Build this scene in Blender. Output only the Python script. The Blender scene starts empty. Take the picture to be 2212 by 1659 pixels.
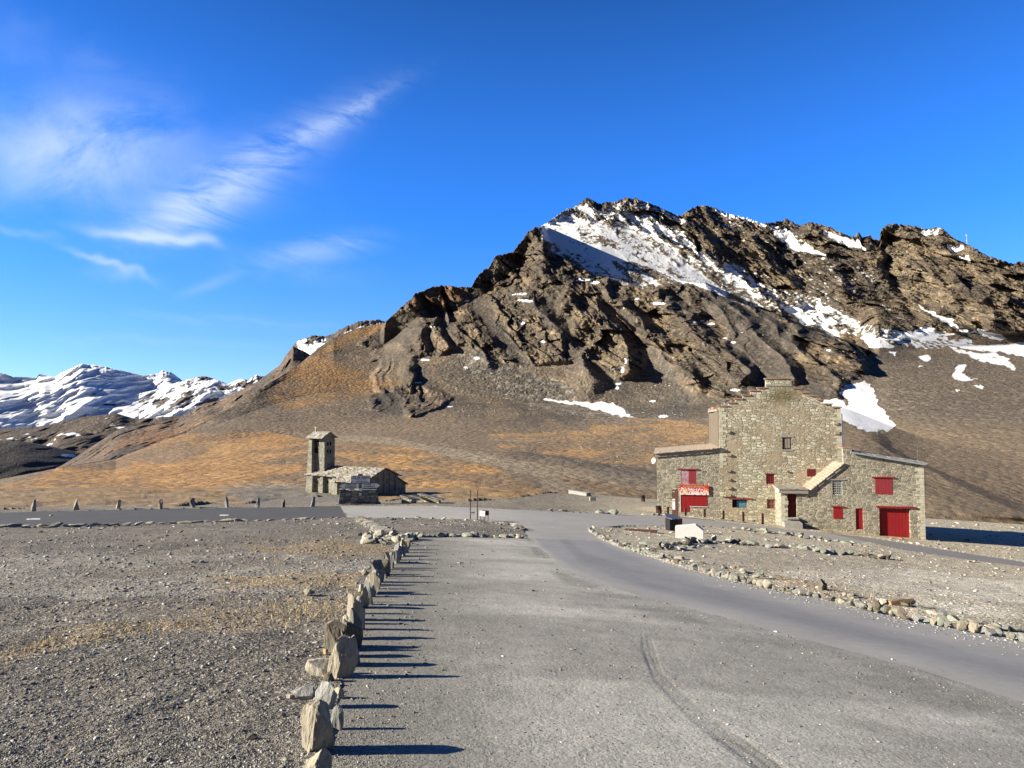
import bpy, bmesh, math, random
import numpy as np
from mathutils import Vector, Matrix
R = math.radians
random.seed(7)
rng = np.random.default_rng(11)
S = bpy.context.scene
COL = S.collection

# ------------------------------------------------------------------ camera, world, sun, exposure
# "P" coordinates used while surveying the photograph: 2212 x 1659
FP, CXP, CYP = 1534.0, 1106.0, 829.5
PITCH = math.atan((900 - CYP) / FP)
ZC = 1.7
cam = bpy.data.cameras.new("camera")
cam.sensor_fit = 'HORIZONTAL'; cam.sensor_width = 36.0
cam.lens = 36.0 * FP / 2212.0
cam.clip_start = 0.1; cam.clip_end = 30000
co = bpy.data.objects.new("camera", cam); COL.objects.link(co)
co.location = (0, 0, ZC); co.rotation_euler = (R(90) + PITCH, 0, 0)
S.camera = co

SUN_EL, SUN_AZ = R(21.5), R(83)        # azimuth measured from "behind the camera" towards the left
sdir = Vector((-math.sin(SUN_AZ) * math.cos(SUN_EL), -math.cos(SUN_AZ) * math.cos(SUN_EL), math.sin(SUN_EL)))
sun = bpy.data.lights.new("sun", 'SUN'); sun.energy = 5.0; sun.angle = R(0.5); sun.color = (1.0, 0.915, 0.74)
so = bpy.data.objects.new("sun", sun); COL.objects.link(so)
so.rotation_euler = sdir.to_track_quat('Z', 'Y').to_euler()

S.view_settings.view_transform = 'Standard'; S.view_settings.look = 'None'
S.view_settings.gamma = 1.0; S.view_settings.exposure = 1.1

W = bpy.data.worlds.new("World"); S.world = W; W.use_nodes = True
wn, wl = W.node_tree.nodes, W.node_tree.links
wn.clear()
def wnode(t, **k):
    n = wn.new(t)
    for a, b in k.items(): setattr(n, a, b)
    return n
def wm(op, a, b=None, c=None, clamp=False):
    n = wn.new('ShaderNodeMath'); n.operation = op; n.use_clamp = clamp
    for i, v in enumerate((a, b, c)):
        if v is None: continue
        if isinstance(v, (int, float)): n.inputs[i].default_value = v
        else: wl.new(v, n.inputs[i])
    return n.outputs[0]
sky = wnode('ShaderNodeTexSky', sky_type='NISHITA', sun_disc=False)
sky.sun_elevation = SUN_EL
sky.sun_rotation = math.atan2(sdir.x, sdir.y)
sky.altitude = 2700; sky.air_density = 1.0; sky.dust_density = 0.15; sky.ozone_density = 3.0
hsv = wnode('ShaderNodeVectorMath', operation='MULTIPLY'); wl.new(sky.outputs[0], hsv.inputs[0])
tcw = wnode('ShaderNodeTexCoord'); sep = wnode('ShaderNodeSeparateXYZ'); wl.new(tcw.outputs['Generated'], sep.inputs[0])
yy = wm('MAXIMUM', sep.outputs[1], 0.05)
tt = wm('DIVIDE', sep.outputs[0], yy); ss = wm('DIVIDE', sep.outputs[2], yy)
def wnoise(sx, sy, ang, detail, rough, off=0.0, dist=0.0):
    ca, sa = math.cos(ang), math.sin(ang)
    u = wm('ADD', wm('MULTIPLY', tt, ca * sx), wm('MULTIPLY', ss, sa * sx))
    v = wm('ADD', wm('MULTIPLY', tt, -sa * sy), wm('MULTIPLY', ss, ca * sy))
    cb = wn.new('ShaderNodeCombineXYZ'); wl.new(u, cb.inputs[0]); wl.new(v, cb.inputs[1]); cb.inputs[2].default_value = off
    n = wnode('ShaderNodeTexNoise'); n.inputs['Scale'].default_value = 1.0
    n.inputs['Detail'].default_value = detail; n.inputs['Roughness'].default_value = rough
    n.inputs['Distortion'].default_value = dist
    wl.new(cb.outputs[0], n.inputs['Vector']); return n.outputs[0]
def p2ts(px, py):
    a = (np.asarray(px, float) - CXP) / FP; b = (CYP - np.asarray(py, float)) / FP
    y = math.cos(PITCH) - b * math.sin(PITCH); z = math.sin(PITCH) + b * math.cos(PITCH)
    return a / y, z / y
def ts2p(t, s):
    # inverse: world dir (t,1,s)
    y = math.cos(PITCH) + s * math.sin(PITCH); z = -math.sin(PITCH) + s * math.cos(PITCH)
    return CXP + FP * t / y, CYP - FP * z / y
streak = wnoise(5, 24, R(-12), 6, 0.6, 1.3, 1.0)
puff = wnoise(4.5, 7, R(10), 6, 0.6, 4.0, 0.5)
fine = wnoise(24, 60, R(-14), 4, 0.65, 9.0, 0.4)
warp = wm('MULTIPLY', wm('SUBTRACT', wnoise(6, 6, 0, 3, 0.6, 7.0), 0.5), 0.16)
def blob(px, py, rx, ry, ang, amp, tex, lo, hi, pw=1.0):
    """soft cloud shape at a sky direction, rx/ry in P pixels, ang degrees (up to the right)"""
    t0, s0 = p2ts(px, py); ca, sa = math.cos(R(ang)), math.sin(R(ang))
    dt = wm('SUBTRACT', wm('ADD', tt, warp), float(t0)); ds = wm('SUBTRACT', wm('ADD', ss, wm('MULTIPLY', warp, 0.4)), float(s0))
    u = wm('ADD', wm('MULTIPLY', dt, ca * FP / rx), wm('MULTIPLY', ds, sa * FP / rx))
    v = wm('ADD', wm('MULTIPLY', dt, -sa * FP / ry), wm('MULTIPLY', ds, ca * FP / ry))
    r2 = wm('ADD', wm('MULTIPLY', u, u), wm('MULTIPLY', v, v))
    g = wm('POWER', 2.718, wm('MULTIPLY', r2, -pw))
    mr = wn.new('ShaderNodeMapRange'); mr.interpolation_type = 'SMOOTHSTEP'
    mr.inputs['From Min'].default_value = lo; mr.inputs['From Max'].default_value = hi
    wl.new(tex, mr.inputs['Value'])
    return wm('MULTIPLY', wm('MULTIPLY', g, mr.outputs[0]), amp)
cl = [blob(170, 320, 190, 95, 5, 0.50, puff, 0.25, 0.62), blob(120, 330, 330, 130, -12, 0.28, puff, 0.2, 0.8),
      blob(560, 350, 190, 50, 31, 0.40, streak, 0.28, 0.62), blob(440, 430, 170, 62, 28, 0.34, streak, 0.25, 0.65),
      blob(740, 250, 130, 24, 30, 0.30, fine, 0.3, 0.62), blob(390, 470, 110, 45, 18, 0.24, streak, 0.25, 0.65),
      blob(310, 512, 120, 13, -7, 0.62, puff, 0.1, 0.6), blob(410, 522, 46, 14, -14, 0.40, puff, 0.1, 0.6),
      blob(215, 578, 90, 9, -17, 0.46, puff, 0.1, 0.6), blob(235, 600, 60, 14, -5, 0.16, puff, 0.2, 0.6),
      blob(650, 553, 130, 24, 8, 0.34, streak, 0.25, 0.65), blob(610, 580, 120, 26, -10, 0.16, puff, 0.2, 0.65),
      blob(460, 612, 55, 12, 20, 0.20, puff, 0.2, 0.6), blob(20, 505, 70, 12, -12, 0.22, puff, 0.2, 0.6),
      blob(520, 690, 240, 10, -3, 0.10, streak, 0.3, 0.6), blob(330, 730, 260, 9, -3, 0.08, streak, 0.3, 0.6),
      blob(30, 60, 420, 50, -25, 0.10, puff, 0.3, 0.7)]
acc = cl[0]
for c in cl[1:]: acc = wm('ADD', acc, c)
front = wm('GREATER_THAN', sep.outputs[1], 0.05)
acc = wm('MULTIPLY', wm('MULTIPLY', acc, front), 1.05)
accc = wm('MINIMUM', acc, 0.85)
mixc = wnode('ShaderNodeMix', data_type='RGBA'); mixc.inputs[7].default_value = (3.4, 4.1, 5.2, 1)
# sky darker towards the zenith, with unseen parts dimmed further to cut fill light
def wramp(src, a, b_, lo, hi):
    mr = wn.new('ShaderNodeMapRange'); mr.interpolation_type = 'SMOOTHSTEP'
    for k_, v_ in zip(('From Min', 'From Max', 'To Min', 'To Max'), (a, b_, lo, hi)): mr.inputs[k_].default_value = v_
    wl.new(src, mr.inputs['Value']); return mr.outputs[0]
tint = wnode('ShaderNodeMix', data_type='RGBA'); tint.inputs[6].default_value = (0.52, 0.68, 1.06, 1); tint.inputs[7].default_value = (0.23, 0.73, 1.40, 1)
wl.new(wramp(sep.outputs[2], .02, .28, 0, 1), tint.inputs[0]); wl.new(tint.outputs[2], hsv.inputs[1])
zf = wm('MULTIPLY', wramp(sep.outputs[2], .30, .85, 1.0, .20), wm('MULTIPLY', wramp(sep.outputs[1], -.45, .05, .28, 1.0), wramp(sep.outputs[0], .62, .92, 1.0, .35)))  # added dimming behind the camera and off to the right, out of view
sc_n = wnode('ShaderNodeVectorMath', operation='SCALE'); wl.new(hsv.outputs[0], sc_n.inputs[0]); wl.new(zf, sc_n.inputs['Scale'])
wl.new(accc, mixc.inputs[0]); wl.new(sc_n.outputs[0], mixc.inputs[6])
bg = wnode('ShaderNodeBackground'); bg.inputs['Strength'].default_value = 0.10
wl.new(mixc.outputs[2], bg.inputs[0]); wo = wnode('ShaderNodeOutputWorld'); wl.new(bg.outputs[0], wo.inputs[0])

# ------------------------------------------------------------------ noise in numpy
def _h(ix, iy, iz, seed):
    with np.errstate(over='ignore'):
        n = ix * np.uint32(374761393) + iy * np.uint32(668265263) + iz * np.uint32(2246822519) + np.uint32(seed * 3266489917 % 4294967296)
        n = (n ^ (n >> np.uint32(13))) * np.uint32(1274126177)
        n = n ^ (n >> np.uint32(16))
    return n.astype(np.float32) * np.float32(1 / 4294967296.0)
def vn(x, y, z=0.0, seed=0):
    x = np.asarray(x, np.float32); y = np.asarray(y, np.float32); z = np.broadcast_to(np.asarray(z, np.float32), x.shape)
    xi = np.floor(x); yi = np.floor(y); zi = np.floor(z)
    fx = x - xi; fy = y - yi; fz = z - zi
    fx = fx * fx * (3 - 2 * fx); fy = fy * fy * (3 - 2 * fy); fz = fz * fz * (3 - 2 * fz)
    X = xi.astype(np.int64).astype(np.uint32); Y = yi.astype(np.int64).astype(np.uint32); Z = zi.astype(np.int64).astype(np.uint32)
    o = np.uint32(1)
    def L(a, b, f): return a + (b - a) * f
    c00 = L(_h(X, Y, Z, seed), _h(X + o, Y, Z, seed), fx); c10 = L(_h(X, Y + o, Z, seed), _h(X + o, Y + o, Z, seed), fx)
    c01 = L(_h(X, Y, Z + o, seed), _h(X + o, Y, Z + o, seed), fx); c11 = L(_h(X, Y + o, Z + o, seed), _h(X + o, Y + o, Z + o, seed), fx)
    return L(L(c00, c10, fy), L(c01, c11, fy), fz)
def fbm(x, y, z=0.0, oct=4, seed=0, gain=0.5):
    a = 1.0; s = 0; f = 1.0; n = 0
    for i in range(oct):
        s = s + a * vn(x * f, y * f, np.asarray(z) * f, seed + i * 17); n += a; a *= gain; f *= 2.03
    return s / n                                   # 0..1
def ridged(x, y, z=0.0, oct=4, seed=0, gain=0.5):
    a = 1.0; s = 0; f = 1.0; n = 0
    for i in range(oct):
        s = s + a * (1 - np.abs(2 * vn(x * f, y * f, np.asarray(z) * f, seed + i * 13) - 1)); n += a; a *= gain; f *= 2.03
    return s / n
def facet(u, v, seed):
    """angular broken-rock relief: every cell is a randomly set, randomly tilted plane"""
    u = np.asarray(u, np.float32); v = np.asarray(v, np.float32); iu = np.floor(u).astype(np.int64); iv = np.floor(v).astype(np.int64)
    bd = np.full(u.shape, 1e9, np.float32); res = np.zeros(u.shape, np.float32); z0 = np.uint32(0)
    for a in (-1, 0, 1):
        for b in (-1, 0, 1):
            X = (iu + a).astype(np.uint32); Y = (iv + b).astype(np.uint32)
            du = u - (iu + a + _h(X, Y, z0, seed)).astype(np.float32); dv = v - (iv + b + _h(X, Y, z0, seed + 1)).astype(np.float32)
            d = du * du + dv * dv; m = d < bd
            val = (_h(X, Y, z0, seed + 2) - .5) + du * (_h(X, Y, z0, seed + 3) - .5) * 1.6 + dv * (_h(X, Y, z0, seed + 4) - .5) * 1.6
            res = np.where(m, val, res); bd = np.where(m, d, bd)
    return res
def sm(a, b, x):
    t = np.clip((x - a) / (b - a), 0, 1); return t * t * (3 - 2 * t)
def inpoly(px, py, poly):
    px = np.asarray(px); r = np.zeros(px.shape, bool); n = len(poly)
    x0, y0, x1, y1 = min(p[0] for p in poly), min(p[1] for p in poly), max(p[0] for p in poly), max(p[1] for p in poly)
    m = (px > x0) & (px < x1) & (py > y0) & (py < y1)
    if not m.any(): return r
    X, Y = px[m], py[m]; q = np.zeros(X.shape, bool); j = n - 1
    for i in range(n):
        xi, yi = poly[i]; xj, yj = poly[j]
        if yi != yj:
            q ^= ((yi > Y) != (yj > Y)) & (X < (xj - xi) * (Y - yi) / (yj - yi) + xi)
        j = i
    r[m] = q; return r
def segdist(px, py, pts):
    """distance to polyline, signed side (+ = right/below of travel), parameter 0..1"""
    best = np.full(px.shape, 1e9, np.float32); side = np.zeros(px.shape, np.float32); par = np.zeros(px.shape, np.float32)
    lens = [math.dist(pts[i], pts[i + 1]) for i in range(len(pts) - 1)]; tot = sum(lens); c = 0
    for i, l in enumerate(lens):
        ax, ay = pts[i]; bx, by = pts[i + 1]; dx, dy = (bx - ax) / l, (by - ay) / l
        u = np.clip((px - ax) * dx + (py - ay) * dy, 0, l)
        ex = px - ax - u * dx; ey = py - ay - u * dy
        d = np.sqrt(ex * ex + ey * ey); m = d < best
        best = np.where(m, d, best); side = np.where(m, (dx * ey - dy * ex), side); par = np.where(m, (c + u) / tot, par); c += l
    return best, side, par

# ------------------------------------------------------------------ ground model
_TD = np.array([-60, 0, 2, 4.7, 5.1, 8, 12, 18, 24, 32, 36, 45, 55, 70, 85, 95, 120.])
_TH = np.array([1.7, 1.7, 2.0, 2.33, 2.40, 2.69, 3.09, 3.65, 4.22, 5.05, 5.52, 6.08, 6.8, 7.9, 9.0, 9.6, 10.0])
_dd = np.linspace(-60, 120, 1801); _hh = np.interp(_dd, _TD, _TH)
_k = np.ones(31) / 31; _hs = np.convolve(np.pad(_hh, 15, mode='edge'), _k, 'valid')
def gh(X, D):
    """depth of the ground below the eye"""
    X = np.asarray(X, float); D = np.asarray(D, float)
    c = np.interp(D, [0, 14, 25, 60, 90], [.09, .11, .11, .09, .08])
    xp = (X + np.sqrt(X * X + 9)) / 2 - 1.5
    xp = np.where(xp > 30, 30 + (xp - 30) * 0.8, xp)
    return np.interp(D, _dd, _hs) + c * xp
def gz(X, D): return ZC - gh(X, D)
_ds = np.concatenate([np.linspace(1.2, 30, 1500), np.linspace(30.05, 119, 1500)])
def at(px, py):
    """point on the ground seen at P pixel"""
    t, s = p2ts(px, py); t = float(t); s = float(s)
    sv = -gh(t * _ds, _ds) / _ds
    D = float(np.interp(s, sv, _ds)); return Vector((t * D, D, float(gz(t * D, D))))

# ------------------------------------------------------------------ material helper
MATS = {}
class NT:
    def __init__(s, name):
        s.m = bpy.data.materials.new(name); s.m.use_nodes = True; MATS[name] = s.m
        s.n, s.l = s.m.node_tree.nodes, s.m.node_tree.links; s.b = s.n['Principled BSDF']
        s.b.inputs['Specular IOR Level'].default_value = 0.25; s.b.inputs['Roughness'].default_value = 0.85
        s.tc = s.n.new('ShaderNodeTexCoord')
    def node(s, t, ins=None, **k):
        n = s.n.new(t)
        for a, b in k.items(): setattr(n, a, b)
        for a, b in (ins or {}).items(): s.put(n.inputs[a], b)
        return n
    def put(s, i, v):
        if isinstance(v, bpy.types.NodeSocket): s.l.new(v, i)
        elif isinstance(v, tuple) and len(v) == 3 and i.type == 'RGBA': i.default_value = (*v, 1)
        else: i.default_value = v
    def vec(s, scale=(1, 1, 1), src='Object'):
        return s.node('ShaderNodeMapping', {'Vector': s.tc.outputs[src], 'Scale': scale}).outputs[0]
    def noise(s, scale, detail=4, rough=0.6, vec=None, dist=0.0):
        return s.node('ShaderNodeTexNoise', {'Vector': vec if vec is not None else s.tc.outputs['Object'], 'Scale': scale, 'Detail': detail, 'Roughness': rough, 'Distortion': dist}).outputs[0]
    def voro(s, scale, vec=None, feature='F1', rand=1.0):
        return s.node('ShaderNodeTexVoronoi', {'Vector': vec if vec is not None else s.tc.outputs['Object'], 'Scale': scale, 'Randomness': rand}, feature=feature)
    def ramp(s, f, stops, interp='LINEAR'):
        n = s.node('ShaderNodeValToRGB', {'Fac': f}); cr = n.color_ramp; cr.interpolation = interp
        while len(cr.elements) < len(stops): cr.elements.new(0.5)
        for e, (p, c) in zip(cr.elements, stops):
            e.position = p; e.color = (*c, 1) if isinstance(c, tuple) else (c, c, c, 1)
        return n.outputs[0]
    def mix(s, f, a, b, blend='MIX'):
        n = s.node('ShaderNodeMix', data_type='RGBA', blend_type=blend); s.put(n.inputs[0], f); s.put(n.inputs[6], a); s.put(n.inputs[7], b)
        return n.outputs[2]
    def math(s, op, a, b=0.0, clamp=False):
        n = s.node('ShaderNodeMath', operation=op, use_clamp=clamp); s.put(n.inputs[0], a); s.put(n.inputs[1], b); return n.outputs[0]
    def bump(s, h, strength=0.5, dist=0.05, normal=None):
        n = s.node('ShaderNodeBump', {'Height': h, 'Strength': strength, 'Distance': dist})
        if normal is not None: s.l.new(normal, n.inputs['Normal'])
        return n.outputs[0]
    def done(s, color=None, normal=None, rough=None, metal=None):
        if color is not None: s.put(s.b.inputs['Base Color'], color)
        if normal is not None: s.put(s.b.inputs['Normal'], normal)
        if rough is not None: s.put(s.b.inputs['Roughness'], rough)
        if metal is not None: s.put(s.b.inputs['Metallic'], metal)
        return s.m

def attr(s, name='albedo'): return s.node('ShaderNodeAttribute', attribute_name=name).outputs['Color']

# gravel ground
def gravel_mat(name, sc=1.0, contrast=1.0, bs=0.9):
    s = NT(name); c = attr(s)
    v1 = s.voro(24 * sc); v2 = s.voro(60 * sc); v3 = s.voro(9 * sc)
    n1 = s.noise(3.0, 5, 0.65); n2 = s.noise(0.55, 4, 0.6)
    k = 0.55 * contrast
    t1 = s.ramp(s.node('ShaderNodeSeparateColor', {'Color': v1.outputs['Color']}).outputs[0], [(0, 1 - k), (0.75, 1.0), (0.93, 1.05), (1, 1 + 1.3 * k)])
    t2 = s.ramp(s.node('ShaderNodeSeparateColor', {'Color': v2.outputs['Color']}).outputs[1], [(0, 1 - k * .7), (1, 1 + k * .6)])
    c = s.mix(1.0, c, t1, 'MULTIPLY'); c = s.mix(1.0, c, t2, 'MULTIPLY')
    c = s.mix(1.0, c, s.ramp(n1, [(0.25, 0.82), (0.75, 1.16)]), 'MULTIPLY')
    c = s.mix(1.0, c, s.ramp(n2, [(0.3, 0.88), (0.7, 1.1)]), 'MULTIPLY')
    h = s.math('ADD', s.math('MULTIPLY', v1.outputs['Distance'], -0.55), s.math('MULTIPLY', v2.outputs['Distance'], -0.25))
    h = s.math('ADD', h, s.math('MULTIPLY', n1, 0.9))
    h = s.math('ADD', h, s.math('MULTIPLY', v3.outputs['Distance'], -0.5))
    return s.done(c, s.bump(h, bs, 0.04 / sc), 0.95)
gravel_mat('gravel_ground', 1.0, 1.15, .62)
gravel_mat('compacted_gravel', 1.5, 0.30, 0.22)
def asphalt_mat(name):
    s = NT(name); c = attr(s)
    n1 = s.noise(90, 3, 0.7); n2 = s.noise(0.7, 6, 0.65, s.vec((1, 1, 1))); n3 = s.noise(7, 4, 0.6)
    c = s.mix(1.0, c, s.ramp(n1, [(0.3, 0.85), (0.7, 1.15)]), 'MULTIPLY')
    c = s.mix(1.0, c, s.ramp(n2, [(0.3, 0.9), (0.7, 1.1)]), 'MULTIPLY')
    c = s.mix(1.0, c, s.ramp(n3, [(0.3, 0.94), (0.7, 1.06)]), 'MULTIPLY')
    return s.done(c, s.bump(s.math('ADD', n1, s.math('MULTIPLY', n3, 0.8)), 0.25, 0.01), 0.9)
asphalt_mat('asphalt')
def mountain_mat(name, sc):
    s = NT(name); c = attr(s)
    n1 = s.noise(0.9 * sc, 6, 0.7); n2 = s.noise(0.12 * sc, 5, 0.6); v = s.voro(0.7 * sc)
    rk = s.node('ShaderNodeAttribute', attribute_name='albedo').outputs['Alpha']     # 1 = rock / scree, 0 = snow
    m = s.mix(1.0, s.ramp(n1, [(0.28, 0.70), (0.72, 1.30)]), s.ramp(n2, [(0.3, 0.82), (0.7, 1.2)]), 'MULTIPLY')
    m = s.mix(1.0, m, s.ramp(s.node('ShaderNodeSeparateColor', {'Color': v.outputs['Color']}).outputs[0], [(0, 0.7), (0.8, 1.05), (1, 1.6)]), 'MULTIPLY')
    m = s.mix(rk, (1, 1, 1), m)
    c = s.mix(1.0, c, m, 'MULTIPLY')
    h = s.math('ADD', s.math('MULTIPLY', n1, 1.2), s.math('MULTIPLY', v.outputs['Distance'], -0.8))
    h = s.math('MULTIPLY', h, s.math('ADD', s.math('MULTIPLY', rk, 0.9), 0.1))
    return s.done(c, s.bump(h, 0.8, 0.8 / sc), 0.95)
mountain_mat('mountain_rock', 1.0); mountain_mat('far_rock', 0.12); mountain_mat('mid_rock', 0.4)

# ------------------------------------------------------------------ mesh helpers
def mesh_np(name, V, F, mat, albedo=None, smooth=False, kind=None):
    """V (n,3) F (m,4) or (m,3) int arrays"""
    me = bpy.data.meshes.new(name); k = F.shape[1]
    me.vertices.add(len(V)); me.vertices.foreach_set('co', V.astype(np.float32).ravel())
    me.loops.add(F.size); me.loops.foreach_set('vertex_index', F.astype(np.int32).ravel())
    me.polygons.add(len(F)); me.polygons.foreach_set('loop_start', np.arange(0, F.size, k, dtype=np.int32))
    me.polygons.foreach_set('loop_total', np.full(len(F), k, np.int32))
    if smooth: me.polygons.foreach_set('use_smooth', np.ones(len(F), bool))
    me.update(calc_edges=True)
    if albedo is not None:
        a = me.color_attributes.new('albedo', 'FLOAT_COLOR', 'POINT'); a.data.foreach_set('color', albedo.astype(np.float32).ravel())
    me.materials.append(MATS[mat] if isinstance(mat, str) else mat)
    o = bpy.data.objects.new(name, me); COL.objects.link(o)
    if kind: o['kind'] = kind
    return o
def tag(o, label=None, cat=None, group=None, kind=None):
    if label: o['label'] = label
    if cat: o['category'] = cat
    if group: o['group'] = group
    if kind: o['kind'] = kind
    return o
def sub_mesh(V, F, A):
    u, inv = np.unique(F.ravel(), return_inverse=True)
    return V[u], inv.reshape(F.shape), A[u]

# ------------------------------------------------------------------ terrain
T = np.concatenate([np.linspace(-3.0, -0.86, 40, endpoint=False), np.linspace(-0.86, -0.745, 50, endpoint=False),
                    np.linspace(-0.745, 0.745, 1420, endpoint=False), np.linspace(0.745, 0.86, 50, endpoint=False), np.linspace(0.86, 3.0, 41)])
NC = len(T)
ROAD = [(-400, 1124), (0, 1107), (300, 1101), (735, 1093), (742, 1106), (751, 1120.5), (698, 1121), (476, 1126), (317, 1131), (159, 1135.5), (0, 1137), (-400, 1152)]
JUNC = [(735, 1093), (830, 1094), (918, 1094), (1052, 1098), (1187, 1105), (1321, 1110), (1415, 1113), (1476, 1116), (1601, 1131), (1726, 1146),
        (1780, 1150), (1830, 1161), (1880, 1172), (1851, 1175), (1789, 1165), (1695, 1152), (1601, 1141), (1523, 1136), (1428, 1135), (1348, 1135), (1294, 1139), (1273, 1145), (1286, 1155), (1305, 1168),
        (1149, 1163), (1141, 1161), (1130, 1145), (1101, 1136), (1079, 1133), (1039, 1124), (918, 1121), (751, 1120.5)]
UPPER = [(1780, 1150), (1860, 1159), (1970, 1176), (2074, 1193), (2212, 1214), (2500, 1262), (2500, 1285), (2212, 1224), (2074, 1206), (1960, 1190), (1880, 1172), (1830, 1161)]
ACCESS = [(1149, 1163), (1305, 1168), (1348, 1186), (1404, 1203), (1459, 1221), (1532, 1243), (1608, 1261), (1696, 1280), (1769, 1294), (1860, 1316), (1952, 1336), (2043, 1355), (2134, 1371), (2212, 1387), (2600, 1470),
          (2600, 1650), (2212, 1519), (1971, 1443), (1795, 1396), (1561, 1332), (1374, 1285), (1234, 1238), (1200, 1214), (1168, 1187)]
STONEROW = [(640, 1720), (700, 1600), (735, 1460), (760, 1380), (775, 1320), (800, 1270), (825, 1230), (850, 1195), (880, 1168)]
PARK = [(660, 1720), (712, 1600), (740, 1470), (765, 1385), (782, 1320), (806, 1272), (832, 1232), (856, 1197), (884, 1166), (918, 1161), (1141, 1161),
        (1149, 1163), (1168, 1187), (1200, 1214), (1234, 1238), (1374, 1285), (1561, 1332), (1795, 1396), (1971, 1443), (2212, 1519), (2600, 1650), (2600, 4000), (500, 4000)]
def warp_p(px, py, amp, sc, seed):
    return px + (vn(px / sc, py / sc * 2.5, 0, seed) - .5) * amp, py + (vn(px / sc, py / sc * 2.5, 9, seed) - .5) * amp * .4

# --- ground sheet: columns at constant azimuth, rows at distances spaced evenly in view angle
Dk = 1 / np.interp(np.linspace(0, 1, 2), [0, 1], [1, 1])
sc_ = gh(0 * _ds, _ds) / _ds
s_rows = np.concatenate([np.linspace(sc_[0], 0.62, 20, endpoint=False), np.linspace(0.62, 0.16, 470, endpoint=False), np.linspace(0.16, 9.6 / 95, 130)])
Drow = np.interp(-s_rows, -sc_, _ds); Drow[-1] = 95.0
TT, DD = np.meshgrid(T, Drow, indexing='ij'); XX = TT * DD
H0 = gh(XX, DD); SS = -H0 / DD
PX, PY = ts2p(TT, SS); PX = PX.astype(np.float32); PY = PY.astype(np.float32)
Xf, Df = XX.astype(np.float32), DD.astype(np.float32)
road = inpoly(PX, PY, ROAD); junc = inpoly(PX, PY, JUNC); upper = inpoly(PX, PY, UPPER); access = inpoly(PX, PY, ACCESS); park = inpoly(PX, PY, PARK) & ~access
paved = road | junc | upper | access
px2, py2 = warp_p(PX, PY, 40, 90, 5)
n_a = fbm(Xf / 7, Df / 7, 0, 4, 3); n_b = fbm(Xf / 1.3, Df / 1.3, 0, 4, 8); n_c = fbm(Xf / 25, Df / 25, 0, 3, 21)
n_l = fbm(Xf / 2.2, Df / 0.9, 0, 4, 33)
def C3(*c): return np.array(c, np.float32)
def lay(A, m, c):
    A += (np.asarray(c, np.float32) - A) * np.clip(m, 0, 1)[..., None]
A = np.empty(PX.shape + (3,), np.float32); A[:] = C3(.225, .198, .155)
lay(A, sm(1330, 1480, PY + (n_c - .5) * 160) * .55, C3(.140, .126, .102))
lay(A, sm(.4, .7, n_b) * .6, C3(.160, .143, .122)); lay(A, sm(.5, .75, n_a) * .5, C3(.25, .232, .20))
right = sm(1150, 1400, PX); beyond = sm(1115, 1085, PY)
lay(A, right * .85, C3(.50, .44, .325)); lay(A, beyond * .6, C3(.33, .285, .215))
# pale scree fan lower right, pale dusty band on the left
lay(A, inpoly(px2, py2, [(1620, 1235), (1900, 1225), (2080, 1245), (2600, 1265), (2600, 1380), (2300, 1345), (2100, 1330), (1900, 1280)]) * (.35 + .6 * sm(.3, .6, n_l)), C3(.62, .565, .45))
lay(A, inpoly(px2, py2, [(-300, 1200), (450, 1190), (790, 1205), (780, 1255), (500, 1290), (0, 1290), (-300, 1300)]) * .6 * sm(.3, .55, n_b), C3(.36, .335, .28))
lay(A, inpoly(px2, py2, [(1530, 1175), (2000, 1215), (1900, 1260), (1600, 1240), (1470, 1200)]) * .4, C3(.36, .31, .235))
# dry grass tint bands
gb = inpoly(px2, py2, [(0, 1400), (200, 1345), (420, 1340), (600, 1300), (760, 1290), (770, 1320), (640, 1350), (480, 1370), (330, 1370), (150, 1400), (0, 1430), (-200, 1450), (-200, 1410)])
GRASSB = gb * sm(.30, .52, n_b)
lay(A, GRASSB * .55, C3(.36, .28, .165))
lay(A, inpoly(px2, py2, [(520, 1175), (800, 1165), (850, 1185), (800, 1200), (560, 1195)]) * .6 * sm(.35, .6, n_b), C3(.36, .26, .14))
lay(A, inpoly(px2, py2, [(1590, 1225), (1900, 1290), (2000, 1330), (1800, 1290), (1600, 1255)]) * .5 * sm(.3, .6, n_b), C3(.42, .30, .17))
lay(A, inpoly(px2, py2, [(1740, 1125), (2000, 1165), (1990, 1178), (1840, 1160), (1740, 1140)]) * .75 * sm(.25, .55, n_b), C3(.34, .23, .12))
lay(A, (sm(.55, .7, n_l) * inpoly(px2, py2, [(450, 1230), (780, 1200), (770, 1330), (400, 1360)])) * .7, C3(.37, .265, .14))
# meadow immediately beyond the road
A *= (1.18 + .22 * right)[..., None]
mead = inpoly(px2, py2, [(-500, 1105), (0, 1098), (520, 1088), (650, 1072), (700, 1076), (860, 1082), (1160, 1076), (1250, 1060), (1420, 1075), (1420, 1000), (-500, 1000)])
lay(A, mead * (.55 + .4 * sm(.40, .58, n_a * .6 + n_l * .4)), C3(.40, .255, .115))
pathm = inpoly(px2, py2, [(480, 1066), (640, 1052), (770, 1075), (840, 1090), (560, 1090)])
lay(A, pathm * .85, C3(.26, .24, .205))
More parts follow.
